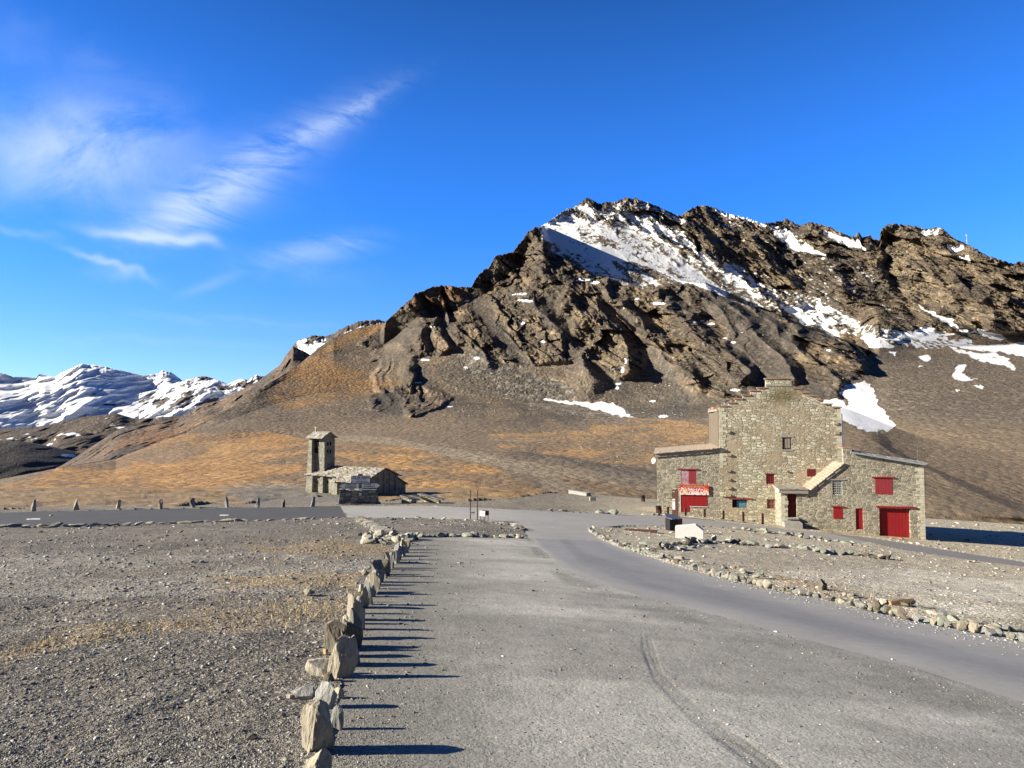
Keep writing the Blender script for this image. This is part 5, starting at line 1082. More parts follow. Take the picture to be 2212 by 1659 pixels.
# low dark lean-to behind on the right
b = BM(); b.box(nx1 - 2.5, nx1 - .02, ND - .02, ND + 1.3, -1.0, .9); b.hexa([(nx1 - 2.5, ND, .901), (nx1 - .03, ND, .901), (nx1 - .03, ND + 1.29, .901), (nx1 - 2.5, ND + 1.29, .901), (nx1 - 2.5, ND, ez - .32), (nx1 - .03, ND, ez - .32), (nx1 - .03, ND + 1.29, .95), (nx1 - 2.5, ND + 1.29, .95)]); b.hexa([(nx1 - 2.6, ND, ez - .3), (nx1 + .1, ND, ez - .3), (nx1 + .1, ND + 1.6, .92), (nx1 - 2.6, ND + 1.6, .92), (nx1 - 2.6, ND, ez - .2), (nx1 + .1, ND, ez - .2), (nx1 + .1, ND + 1.6, 1.02), (nx1 - 2.6, ND + 1.6, 1.02)]); b.build('lean_to', 'chapel_stone', chap)

# ------------------------------------------------------------------ signpost on its stone base
TH_S = R(14)
FS = Frame(at(776, 1090), TH_S)
sg = root('road_signpost', FS.O, TH_S, 'pale direction signs on a stone base at the road junction', 'road sign')
sx0, sx1 = FS.X(733, 1080), FS.X(817, 1080); zt = FS.hit(775, 1059.5)[1]; bd = .75
b = BM(); b.hexa([(sx0 - .1, -.08, -.25), (sx1 + .1, -.08, -.25), (sx1 + .1, bd + .1, -.25), (sx0 - .1, bd + .1, -.25), (sx0 + .05, .02, zt), (sx1 - .05, .02, zt), (sx1 - .05, bd, zt), (sx0 + .05, bd, zt)])
b.box(sx0 - .25, sx1 + .2, -.25, bd + .2, -.3, .10); b.box(sx0 - .02, sx0 + .45, -.02, bd, zt + .002, zt + .10)
b.build('stone_base', 'monument_stone', sg, .03)
pc = FS.X(778, 1060, .2); z1 = FS.hit(778, 1043.5, .1)[1]; z2 = FS.hit(778, 1023.5, .1)[1]
b = BM(); b.box(pc - .09, pc + .09, .12, .3, .3, z1 + .1); b.box(pc - .17, pc + .17, .125, .3, z1 + .2, z2); b.build('post', 'concrete_grey', sg)
ux0, uz1 = FS.hit(758.5, 1027.8, .05); ux1, uz0 = FS.hit(800, 1043, .05)
def panel(outline, nm, par, ins=.035):
    b = BM(); b.prism(outline, .05, .12); p = b.build(nm, 'sign_frame', par); cx_ = sum(q_[0] for q_ in outline) / len(outline); cz_ = sum(q_[1] for q_ in outline) / len(outline)
    b = BM(); b.prism([(q_[0] + (ins if q_[0] < cx_ else -ins) * (1.6 if abs(q_[1] - cz_) < .05 else 1), q_[1] + (0 if abs(q_[1] - cz_) < .05 else (ins if q_[1] < cz_ else -ins))) for q_ in outline], .040, .0505); b.build('sign_face', 'white_sign', p); return p
pn1 = panel([(ux0, uz0), (ux1, uz0), (ux1, uz1), (ux0, uz1)], 'name_panel', sg); um = (ux0 + ux1) / 2; uh = uz1 - uz0
text("COL DE L'ISERAN", uh * .42, (um, .036, uz1 - uh * .31), None, 'navy', pn1, width=.70)
text("ALTITUDE : 2770 m", uh * .25, (um + .08, .036, uz0 + uh * .21), None, 'navy', pn1, width=.72)
b = BM(); b.box(ux0 + .25, ux1 - .25, .034, .0395, uz0 + uh * .42, uz0 + uh * .46); b.cyl((ux0 + .13, .033, uz0 + uh * .27), (ux0 + .13, .0395, uz0 + uh * .27), .045, 10); b.build('line', 'navy', pn1)
az1 = FS.hit(760, 1044.3, .05)[1]; az0 = FS.hit(760, 1056, .05)[1]; am = (az0 + az1) / 2
lx = FS.X(732, 1050, .05); lx2 = FS.X(739.5, 1050, .05); lr = FS.X(775.5, 1050, .05); rl = FS.X(780.5, 1050, .05); rx2 = FS.X(815, 1050, .05); rx = FS.X(823, 1050, .05)
pa = panel([(lx2, az0), (lr, az0), (lr, az1), (lx2, az1), (lx, am)], 'left_arrow', sg, .03); pb = panel([(rl, az0), (rx2, az0), (rx, am), (rx2, az1), (rl, az1)], 'right_arrow', sg, .03)
ah = az1 - az0
text("16 BONNEVAL S ARC", ah * .34, ((lx2 + lr) / 2, .036, am + ah * .20), None, 'navy', pa, width=.60); text("33 LANSLEBOURG", ah * .38, ((lx2 + lr) / 2, .036, am - ah * .19), None, 'navy', pa, width=.70)
text("VAL D'ISERE     17", ah * .34, ((rl + rx2) / 2, .036, am + ah * .20), None, 'navy', pb, width=.72); text("Bg ST MAURICE 50", ah * .38, ((rl + rx2) / 2, .036, am - ah * .19), None, 'navy', pb, width=.66)
b = BM(); b.box(pc - .12, pc + .12, -.01, .03, zt - .02, zt + .16); b.build('small_plate', 'white_sign', sg); b = BM(); b.box(pc - .10, pc + .10, -.035, -.015, zt - .38, zt - .18); b.build('sticker_plate', 'white_bright', sg)

# ------------------------------------------------------------------ street furniture
def base(px, py, name, label, cat, rz=0, group=None):
    O = at(px, py); return root(name, O, rz, label, cat, group), Frame(O, rz), O.y / FP
POSTS = [(1443, 1110.7, 16, 'first'), (1481, 1113.7, 16.5, 'second'), (1522.3, 1116.5, 17, 'third'), (1562.8, 1119.5, 17, 'fourth'), (1605.6, 1122.4, 17, 'fifth'), (1647.5, 1128, 19.5, 'sixth')]
for px_, py_, h_, w_ in POSTS:
    hx, hz = FB.hit(px_, py_, YH - 2.2 if px_ < 1640 else YH - 3.6); O = FB.O + FB.ex * hx + FB.ey * (YH - 2.2 if px_ < 1640 else YH - 3.6) + Vector((0, 0, hz)); k = O.y / FP; r = root('wooden_post', O, R(-12 + h_), f'short brown timber post before the hotel, {w_} from the left', 'post', 'short brown posts in front of the hotel')
    b = BM(); b.box(-.085, -.015, -.06, .06, -.5, h_ * k); b.box(.015, .085, -.06, .06, -.5, h_ * k * .97); b.build('timber', 'brown_post', r, .008)
    b = BM(); b.box(-.0149, .0149, -.04, .04, -.1, h_ * k * .9); b.build('core', 'grey_wood', r)
r, f, k = base(1458, 1117, 'totem_sign', 'tall brown information totem before the left wing of the hotel', 'information post', R(-20)); H_ = 59 * k
b = BM(); b.box(-.22, .10, -.02, .0, -.1, H_); b.box(-.22, .10, .0, .26, -.1, H_ - .02); b.box(.10, .24, -.02, .26, -.1, H_); b.build('post', 'brown_post', r)
b = BM(); b.box(-.19, .03, -.032, -.021, H_ * .27, H_ * .66); b.build('notice', 'white_bright', r); b = BM(); b.box(-.17, .01, -.036, -.033, H_ * .56, H_ * .62); b.build('picture', 'rock_orange', r)
text("2770", .09, (-.08, -.028, H_ * .92), None, 'white_bright', r)
# bins
for px_, py_, h_, lab in ((1423, 1110, 17, 'brown slatted bin with black liner at the hotel corner'), (1389, 1084, 14, 'dark litter bin on the gravel left of the hotel, farther back')):
    r, f, k = base(px_, py_, 'litter_bin', lab, 'litter bin', R(-15)); H_ = h_ * k; b = BM()
    for i in range(10): a = 2 * math.pi * i / 10; b.cyl((.19 * math.cos(a), .19 * math.sin(a), 0), (.20 * math.cos(a), .20 * math.sin(a), H_ * .55), .055, 6)
    b.build('slats', 'brown_post', r); b = BM(); b.cyl((0, 0, .03), (0, 0, H_ * .5), .16, 12); b.cyl((0, 0, H_ * .5 + .003), (0, 0, H_ * .93), .225, 14, .25); b.cyl((0, 0, H_ * .931), (0, 0, H_), .25, 14, .21); b.build('liner', 'black_bag', r)
# lectern
r, f, k = base(1462, 1147, 'information_lectern', 'dark information lectern with tilted metal top behind the white block', 'information panel', R(14))
FLc = Frame(r.location, R(14)); x0, zt_ = FLc.hit(1447, 1122); x1 = FLc.X(1464, 1122); b = BM(); b.box(x0, x0 + .06, 0, .6, -.1, zt_); b.box(x0 + .061, x1 - .061, .02, .06, -.1, zt_ - .02); b.box(x1 - .06, x1, 0, .6, -.1, zt_); b.build('body', 'black_panel', r)
b = BM(); b.box(x1 + .002, x1 + .32, .04, .56, -.1, zt_ + .01); b.build('side_box', 'brown_post', r)
b = BM(); xa, xb = FLc.X(1437.5, 1118), FLc.X(1478, 1122); b.hexa([(xa, -.1, zt_ + .15), (x1 + .05, -.12, zt_ - .02), (xb, .75, zt_ + .06), (xa + .28, .72, zt_ + .26), (xa, -.1, zt_ + .18), (x1 + .05, -.12, zt_ + .01), (xb, .75, zt_ + .09), (xa + .28, .72, zt_ + .29)]); b.build('panel', 'zinc', r)
# white block
O = at(1489, 1166); FW = Frame(O, R(-16)); r = root('white_stone_block', O, R(-16), 'white painted stone block with sloping top on the gravel', 'stone block')
ol = [FW.hit(*p) for p in ((1458.4, 1162), (1519.5, 1167.6), (1519.5, 1146.6), (1503.2, 1133.8), (1458.4, 1137.7))]; ol[0] = (ol[0][0], ol[0][1] - .15); ol[1] = (ol[1][0], ol[1][1] - .15)
b = BM(); b.prism(ol, 0, .55); ob = b.build('block', 'white_stone', r, .012)
# two snow poles with plate, cabinet sign
for px_, py_, tp, lab in ((1016, 1122.6, 1058, 'thin dark snow pole carrying a small white plate, left of the pair'), (1031.2, 1125, 1059.5, 'thin dark snow pole, bare, right of the pair')):
    r, f, k = base(px_, py_, 'snow_pole', lab, 'pole', 0, 'snow poles at the junction'); H_ = (py_ - tp) * k; b = BM(); b.cyl((0, 0, -.2), (0, 0, H_), .032, 8, .022); b.build('pole', 'steel_dark', r)
    if px_ < 1020:
        za, zb_ = (py_ - 1111) * k, (py_ - 1103.5) * k; b = BM(); b.box(.03, .24, -.04, -.02, za, zb_); pl_ = b.build('plate', 'white_bright', r, .004); b = BM(); b.box(.031, .24, -.046, -.041, (za + zb_) / 2 - .01, (za + zb_) / 2 + .02); b.build('stripe', 'red_dark', pl_)
r, f, k = base(1043, 1126.5, 'roadside_sign_box', 'small brown and white signboard on four short legs', 'sign', R(-38))
for x in (-.24, .24):
    for y in (0, .42): b = BM(); b.cyl((x, y, -.1), (x, y, .38), .028, 6); b.build('leg', 'brown_post', r)
b = BM(); b.box(-.3, .3, -.04, .46, .38, .66); b.build('box', 'brown_post', r); r.scale = (.62, .62, .85); b = BM(); b.box(-.31, .31, -.075, -.042, .34, .67); p = b.build('board', 'white_frame', r); b = BM(); b.box(-.31, .31, -.08, -.076, .49, .51); b.build('stripe', 'red_paint_faded', p)
# low stone display with panel beside the junction
O = at(880, 1089); FD = Frame(O, R(-14)); r = root('stone_display', O, R(-14), 'low dry stone wedge wall with slab tops right of the signpost', 'stone wall')
x0, zh = FD.hit(867, 1071.5); x1, zl = FD.hit(895, 1080.5); b = BM(); b.prism([(x0, -.2), (x1, -.2), (x1, zl), (x0, zh)], 0, .45); b.build('wall', 'lowwall_stone', r, .02)
b = BM(); b.prism([(x0 + .9, -.2), (x1 + 1.5, -.2), (x1 + 1.5, zl * .8), (x0 + .9, zh * 1.0)], 1.3, 1.75); b.build('rear_wall', 'lowwall_stone', r, .02)
b = BM()
for (xa, za, xb, zb_, y0, y1) in ((x0 - .1, zh + .02, x1 + .2, zl - .0, -.08, .55), (x0 + .8, zh + .02, x1 + 1.7, zl * .8, 1.2, 1.85), (x0 + .5, zh - .05, x0 + 1.3, zl + .1, .56, 1.19)):
    for i in range(5):
        u0, u1 = i / 5, (i + 1.2) / 5; b.hexa([(xa + (xb - xa) * u0, y0, za + (zb_ - za) * u0), (xa + (xb - xa) * u1, y0, za + (zb_ - za) * u1 - .02), (xa + (xb - xa) * u1, y1, za + (zb_ - za) * u1 - .02), (xa + (xb - xa) * u0, y1, za + (zb_ - za) * u0)] +
               [(xa + (xb - xa) * u0, y0, .06 + za + (zb_ - za) * u0), (xa + (xb - xa) * u1, y0, za + (zb_ - za) * u1 + .03), (xa + (xb - xa) * u1, y1, za + (zb_ - za) * u1 + .03), (xa + (xb - xa) * u0, y1, .06 + za + (zb_ - za) * u0)])
b.build('slab_top', 'slab_roof', r)
r, f, k = base(930, 1087, 'display_panel', 'low black display table with a blue printed top beside the stone wedge', 'information panel', R(8)); b = BM(); b.hexa([(-.55, 0, -.1), (.55, 0, -.1), (.55, .9, -.1), (-.55, .9, -.1), (-.55, 0, .30), (.55, 0, .30), (.55, .9, .50), (-.55, .9, .50)]); b.build('box', 'black_panel', r)
b = BM(); b.hexa([(-.55, -.02, .303), (.55, -.02, .303), (.55, .92, .506), (-.55, .92, .506), (-.55, -.02, .33), (.55, -.02, .33), (.55, .92, .535), (-.55, .92, .535)]); b.build('printed_top', 'panel_print', r)
# concrete blocks
O = at(1272, 1072); b = BM(); b.box(-.35, .35, 0, 4.2, -.1, .42); o = b.build('stone_bench', 'concrete_grey', None, .03); o.location = O; o.rotation_euler = (0, 0, R(28)); tag(o, 'long pale stone block lying beside the path left of the hotel', 'stone block')
O = at(1281, 1081); b = BM(); b.box(-.32, .32, 0, .6, -.1, .36); o = b.build('stone_cube', 'concrete_grey', None, .03); o.location = O; o.rotation_euler = (0, 0, R(5)); tag(o, 'short pale stone block at the near end of the long one', 'stone block')
O = at(1780, 1147); 
O = at(1116 + 0, 1102); 
O = at(1384, 1150 - 3); b = BM(); b.box(-.9, .9, -.35, .35, -.02, .03); o = b.build('ground_plate', 'brown_post', None, .005); o.location = O + Vector((0, 0, .02)); o.rotation_euler = (0, 0, R(-20)); tag(o, 'flat rusty plate on the gravel left of the dark lectern', 'metal plate')
# mast on the ridge
t_, q_ = p2ts(2089, 531); D_ = 632; O = Vector((t_ * D_, D_, ZC + q_ * D_ - 1)); r = root('radio_mast', O, 0, 'thin white mast on the rocky ridge at upper right', 'mast')
b = BM(); b.cyl((0, 0, -3), (0, 0, 10.5), .22, 6, .14); b.build('mast', 'white_frame', r); b = BM(); b.box(-.5, .5, -.3, .3, 9.6, 11.4); b.build('antenna', 'white_bright', r); b = BM(); b.box(-.35, .35, -.3, .3, 5.5, 6.3); b.build('antenna', 'white_bright', r)

# ------------------------------------------------------------------ rocks
def rock_mesh(seed, sub=3, planes=12, sx=1, sy=1, sz=1, rough=.05, top=None, stri=0.0):
    r = random.Random(seed); bm = bmesh.new(); bmesh.ops.create_cube(bm, size=2.0); bmesh.ops.subdivide_edges(bm, edges=list(bm.edges), cuts={2: 3, 3: 8, 4: 16}[sub], use_grid_fill=True)
    P = np.array([v.co[:] for v in bm.verts]); P += rng.normal(0, .012, P.shape); nr = np.linalg.norm(P, axis=1, keepdims=True); P = P * (.62 + .38 * 1.25 / nr)
    for i in range(planes):
        n = np.array([r.gauss(0, 1), r.gauss(0, 1), r.gauss(0, .8)]); n /= np.linalg.norm(n); d = r.uniform(.62, .98) * (.85 if top is None else 1.0); e = P @ n - d; P -= np.where(e > 0, e, 0)[:, None] * n
    P -= (P.max(0) + P.min(0)) / 2; P /= (P.max(0) - P.min(0)) / 2 + 1e-6
    n1 = fbm(P[:, 0] * 2.2 + seed, P[:, 1] * 2.2, P[:, 2] * 2.2, 3, seed) - .5; P *= (1 + rough * 2 * n1)[:, None]
    if stri:
        q1 = ridged(P[:, 0] * 4 + seed * 3.1, P[:, 1] * 4, P[:, 2] * .7, 3, seed + 5) - .5; P[:, 0] *= 1 + stri * q1; P[:, 1] *= 1 + stri * q1
    if top is not None: f = np.clip((P[:, 2] + 1) / 2, 0, 1); P[:, 0] = P[:, 0] * (1 - (1 - top) * f ** 1.6) ; P[:, 1] = P[:, 1] * (1 - (1 - top) * .7 * f ** 1.6)
    P *= np.array([sx, sy, sz]); P[:, 2] -= P[:, 2].min()
    for v, p in zip(bm.verts, P): v.co = p
    me = bpy.data.meshes.new('rock'); bm.to_mesh(me); bm.free(); return me
ROCKM = ['rock_grey', 'rock_tan', 'rock_cream', 'rock_green', 'rock_dark']
LIB = {}
def lib(kind, i, mat):
    k = (kind, i, mat)
    if k not in LIB:
        me = rock_mesh(50 + i + {'a': 0, 'b': 40, 'c': 80}[kind], 2 if kind != 'c' else 3, 10, 1, 1, 1, .05, None); me.materials.append(MATS[mat]); LIB[k] = me
    return LIB[k]
def rock(name, me, loc, scale, rz, label, cat='stone', group=None, tilt=(0, 0)):
    o = bpy.data.objects.new(name, me); COL.objects.link(o); o.location = loc; o.scale = scale; o.rotation_euler = (tilt[0], tilt[1], rz); return tag(o, label, cat, group)
def poly_at(pts, step):
    """ground points every `step` metres along a surveyed line"""
    W_ = [at(*p) for p in pts]; out_ = []; acc_ = 0
    for a, b_ in zip(W_, W_[1:]):
        L = (b_ - a).length; u = acc_
        while u < L: out_.append((a.lerp(b_, u / L), u / L, (b_ - a).normalized())); u += step() if callable(step) else step
        acc_ = u - L
    return out_
def row(pts, step, size, label, group, mats, name='kerb_stone', jit=.1, flat=.6, rs=1, elong=1.5, cat='stone', lim=999):
    r = random.Random(rs); n = 0
    for P, _, d in poly_at(pts, lambda: step * r.uniform(.75, 1.3)):
        if abs(P.x / P.y) > .78 or n >= lim: continue
        s = size * r.uniform(.65, 1.35); m = r.choices(mats, k=1)[0]; ang = math.atan2(d.y, d.x) + r.gauss(0, .3)
        z = float(gz(P.x, P.y)); rock(name, lib('a', r.randrange(9), m), (P.x + r.gauss(0, jit), P.y + r.gauss(0, jit), z - s * .12), (s * .5 * elong * r.uniform(.8, 1.2), s * .5 * r.uniform(.8, 1.2), s * .5 * flat * r.uniform(.7, 1.3)), ang, label, cat, group, (r.gauss(0, .12), r.gauss(0, .12))); n += 1
KERB = [(1273, 1145), (1305, 1168), (1348, 1184), (1404, 1200), (1459, 1218), (1532, 1240), (1608, 1258), (1696, 1277), (1769, 1291), (1860, 1313), (1952, 1333), (2043, 1352), (2134, 1368), (2230, 1388)]
row(KERB, .12, .14, 'pale angular stone in the continuous kerb along the right side of the access road', 'kerb stones along the access road', ['rock_grey', 'rock_green', 'rock_grey', 'rock_tan', 'rock_dark'], rs=2, jit=.03, flat=.95, elong=1.25)
row([(1330, 1172), (1450, 1205), (1561, 1224), (1641, 1248), (1733, 1266), (1842, 1291), (1933, 1308), (2025, 1328), (2134, 1356), (2230, 1372)], .22, .14, 'loose darker stone in the second row behind the access road kerb', 'second row of stones behind the kerb', ROCKM, 'loose_stone', .16, .6, 3)
row([(1598, 1142), (1660, 1150), (1714, 1156), (1751, 1163), (1806, 1170), (1842, 1175)], .40, .28, 'grey stone in the short row beside the upper road below the hotel porch', 'stone row beside the upper road', ['rock_green', 'rock_grey', 'rock_tan'], 'border_stone', .15, .7, 4)
row([(1411, 1183), (1459, 1180), (1514, 1173), (1587, 1175), (1660, 1182), (1714, 1184), (1769, 1194), (1842, 1200), (1926, 1208)], .36, .32, 'grey green stone in the curved row below the white block', 'curved stone row below the white block', ['rock_green', 'rock_grey', 'rock_tan', 'rock_dark'], 'border_stone', .16, .7, 5)
row([(1400, 1186), (1450, 1188), (1500, 1183), (1560, 1186)], .45, .28, 'grey green stone in the curved row below the white block', 'curved stone row below the white block', ['rock_green', 'rock_grey', 'rock_tan'], 'border_stone', .3, .5, 15)
row([(890, 1160), (918, 1161), (960, 1159), (1040, 1161), (1141, 1163)], .27, .22, 'stone in the straight row closing the far end of the parking ground', 'stone row at the far end of the parking', ['rock_grey', 'rock_green', 'rock_cream'], 'border_stone', .08, .7, 6)
row([(840, 1131), (918, 1132), (1000, 1134), (1079, 1134)], .5, .2, 'flat stone in the thin row between parking and road junction', 'thin stone row before the junction', ['rock_grey', 'rock_dark'], 'border_stone', .05, .45, 7)
row([(1079, 1133), (1101, 1137), (1130, 1146)],   .32, .28, 'dark stone where the left island meets the junction', 'stones at the tip of the left island', ['rock_grey', 'rock_dark'], 'border_stone', .12, .6, 8)
row([(900, 1121), (960, 1122), (1010, 1124), (1060, 1128), (1078, 1131)], .7, .30, 'stone lying along the roadside near the two snow poles', 'stones near the snow poles', ['rock_grey', 'rock_cream', 'rock_tan'], 'border_stone', .25, .55, 9)
row([(-60, 1139), (0, 1137.5), (159, 1135.8), (317, 1131.3), (476, 1126.5), (698, 1121.6), (800, 1121)], .50, .30, 'flat pale slab in the kerb along the near side of the main road', 'kerb slabs along the main road', ['rock_grey', 'rock_cream', 'rock_grey'], 'kerb_stone', .05, .42, 10, 1.9, 'kerb stone')
row([(1190, 1103), (1220, 1105)], .5, .45, 'stone lying on the far verge of the junction', 'stones on the far verge', ['rock_grey', 'rock_green'], 'loose_stone', .25, .6, 11); row([(1285, 1107), (1312, 1109), (1345, 1111)], .6, .4, 'stone lying on the far verge of the junction', 'stones on the far verge', ['rock_green', 'rock_tan'], 'loose_stone', .3, .7, 12)
row([(1405, 1112), (1440, 1114)], .28, .25, 'stone in the heap at the foot of the corner bin', 'stones round the corner bin', ['rock_cream', 'rock_grey'], 'loose_stone', .3, .7, 13)
row([(820, 1092), (1000, 1095)], 2.4, .16, 'small stone on the road edge right of the signpost', 'small stones on the road edge', ['rock_grey'], 'loose_stone', .2, .6, 14)
# slate wall of upright flat stones between field and junction
r = random.Random(21); n = 0
for P, u, d in poly_at([(776, 1124), (800, 1137), (838, 1157)], .15):
    k = .30 + .25 * min(1, n / 40); rock('upright_slate', lib('a', r.randrange(9), r.choice(['rock_tan', 'rock_grey', 'rock_cream', 'rock_grey'])), (P.x, P.y, float(gz(P.x, P.y)) - .06), (.34, .05 + r.random() * .03, .12 + r.random() * .04), math.atan2(d.y, d.x) + R(72) + r.gauss(0, .12), 'thin pale slate on edge in the sloping strip beside the junction', 'slate', 'slates on edge beside the junction', (r.gauss(0, .1), 0)); n += 1
r = random.Random(22)
for i in range(46):
    px_, py_ = r.uniform(776, 890), r.gauss(1166, 5.5); py_ += (800 - px_) * .02 if px_ < 830 else 0
    P = at(px_, py_); s = r.uniform(.16, .42); rock('heap_stone', lib('a', r.randrange(9), r.choice(['rock_green', 'rock_grey', 'rock_cream', 'rock_tan'])), P - Vector((0, 0, s * .1)), (s * .6, s * .45, s * r.uniform(.18, .42)), r.uniform(0, 6), 'flat stone in the heap where the standing row meets the slates', 'stone', 'stone heap at the end of the standing row', (r.gauss(0, .25), r.gauss(0, .25)))
# roadside standing stones
words = ['first', 'second', 'third', 'fourth', 'fifth', 'sixth', 'seventh', 'eighth', 'ninth']
look = ['tall tapering grey', 'thick split grey', 'slim pale leaning', 'stout brownish grey', 'broad rounded pale', 'slim tall', 'grey pointed', 'low stubby dark', 'bright pointed']
for i, ((zx, zy), h_, w_) in enumerate(zip(((222, 246), (517, 240), (800, 235), (1087, 232), (1310, 226), (1541, 222), (1755, 220), (1927, 217), (2127, 214)), (83, 78, 70, 70, 72, 80, 70, 55, 70), (38, 40, 32, 35, 38, 24, 33, 30, 36))):
    px_, py_ = zx * .3174, 1026 + zy * .3174; O = at(px_, py_ + .5); k = O.y / FP * .3174
    me = rock_mesh(900 + i, 3, 8, w_ * k / 2, w_ * k / 2 * .8, h_ * k / 2 + .1, .06, (.62, .75, .7, .6, .75, .85, .45, .8, .5)[i], .1); me.materials.append(MATS[['rock_grey', 'rock_grey', 'rock_cream', 'rock_tan', 'rock_grey', 'rock_grey', 'rock_grey', 'rock_dark', 'rock_grey'][i]])
    o = rock('roadside_stone', me, O - Vector((0, 0, .2)), (1, 1, 1), rr.uniform(-.4, .4), f'{look[i]} standing stone beyond the main road, {words[i]} from the left', 'standing stone', 'standing stones beyond the main road', (0, (.12, .02, .13, .08, 0, 0, 0, 0, .1)[i]))
# the long row of standing slabs in the foreground (position and size surveyed at x, base y, width, height)
ST = [(412, 1745, 175, 200, 'rock_tan', .95, 'flat topped tan slab cut off by the bottom edge of the photograph', 0, 1),
      (392, 1575, 215, 335, 'rock_tan', .80, 'largest grey slab, nearest but one in the row, with a deep groove', .05, 1), (535, 1425, 75, 175, 'rock_grey', .8, 'narrow grey slab against the right of the largest one', 0, .8),
      (462, 1290, 135, 185, 'rock_grey', .9, 'squarish pale grey slab directly behind the largest one', 0, .8), (572, 1235, 85, 85, 'rock_tan', .8, 'small leaning tan stone right of the squarish slab', -.4, .8),
      (487, 1130, 80, 65, 'rock_dark', .6, 'small dark pointed stone before the striated slab', 0, 1), (560, 1105, 185, 265, 'rock_tan', .6, 'broad striated slab leaning right beside the cream rock', .06, .7),
      (528, 935, 150, 210, 'rock_dark', .72, 'dark brown mossy slab set left of the row', -.04, .6), (610, 865, 62, 135, 'rock_tan', .6, 'narrow jagged stone right of the dark brown slab', 0, .9),
      (655, 805, 100, 190, 'rock_tan', .72, 'smooth rounded tan stone, tallest of the middle of the row', .04, .8), (592, 800, 55, 105, 'rock_cream', .6, 'pale stone half hidden left of the rounded tan one', 0, .8), (690, 735, 26, 42, 'rock_tan', .8, 'tiny stone at the right foot of the rounded one', 0, 1),
      (668, 705, 66, 120, 'rock_grey', .7, 'grey rounded stone behind the rounded tan one', 0, .8), (692, 600, 42, 95, 'rock_cream', .7, 'cream finger shaped stone leaning left', -.1, .8), (710, 632, 42, 90, 'rock_dark', .6, 'dark pointed stone right of the cream finger', 0, .8),
      (748, 598, 58, 78, 'rock_grey', .6, 'low grey pointed stone with a wide base', 0, .9), (735, 535, 26, 55, 'rock_tan', .5, 'thin tan spike left of the orange stone', 0, .9), (775, 550, 58, 62, 'rock_orange', .8, 'blocky orange tan stone', 0, .9),
      (790, 512, 40, 66, 'rock_grey', .5, 'forked grey stone behind the orange one', .1, .8), (832, 484, 42, 48, 'rock_tan', .7, 'squat tan stone right of the forked grey one', 0, .9), (808, 458, 40, 68, 'rock_grey', .6, 'blue grey cleft stone beyond the small cairn', .05, .8),
      (850, 445, 34, 62, 'rock_dark', .5, 'dark stone with a bright sloping edge', .1, .8), (862, 400, 30, 50, 'rock_tan', .6, 'tan stone in the far half of the row', 0, .8), (878, 392, 28, 42, 'rock_dark', .7, 'short dark stone in the far half of the row', 0, .8),
      (888, 375, 36, 50, 'rock_cream', .6, 'cream pointed stone in the far half of the row', -.1, .8), (915, 356, 36, 48, 'rock_dark', .6, 'dark wide stone in the far half of the row', 0, .8), (933, 330, 28, 46, 'rock_cream', .7, 'split cream stone near the far end of the row', 0, .8), (953, 314, 30, 66, 'rock_tan', .8, 'tallest tan stone near the far end of the row', 0, .8),
      (972, 288, 32, 44, 'rock_orange', .8, 'last orange tan stone at the far end of the row', 0, .8)]
def Q(zx, zy): return 540 + .349 * zx, 1080 + .349 * zy
for i, (zx, zy, w_, h_, m, tp, lab, lean, thk) in enumerate(ST):
    px_, py_ = Q(zx, zy); O = at(px_, py_); k = math.hypot(O.y, 0) / FP * .349
    me = rock_mesh(1300 + i * 7, 4 if w_ > 60 else 3, 9, w_ * k / 2 * 1.0, w_ * k / 2 * thk * .75, h_ * k / 2 * .93 + .04, .11, min(1, tp + .14), .20); me.materials.append(MATS[m])
    rock('standing_stone', me, O + Vector((0, w_ * k * thk * .25, -.10)), (1, 1, 1), (-.35, .3, .15, -.2)[i % 4], lab + ', standing row', 'standing stone', 'standing stones along the parking edge', (0, lean))
r = random.Random(31); segs = [(640, 560 + 0, 0)]
for i, (zx, zy) in enumerate(((646, 760), (640, 735), (672, 660), (655, 850), (700, 655), (720, 640), (742, 565), (765, 575), (760, 520), (800, 500), (820, 465), (838, 455), (846, 425), (866, 415), (872, 380), (898, 385), (905, 366), (922, 345), (940, 340), (944, 320), (962, 300), (966, 275), (610, 905), (622, 960), (628, 1010))):
    px_, py_ = Q(zx + 8, zy + 6); O = at(px_, py_); k = O.y / FP; hh = r.uniform(.22, .42) if i < 22 else r.uniform(.28, .36); me = lib('b', i % 8, r.choice(['rock_tan', 'rock_grey', 'rock_dark']))
    rock('standing_stone', me, O - Vector((0, 0, .08)), (r.uniform(.08, .14), r.uniform(.06, .12), hh / 2 + .04), r.uniform(0, 3), 'short unremarkable stone filling a gap in the standing row', 'standing stone', 'small gap stones in the standing row', (0, r.gauss(0, .08)))
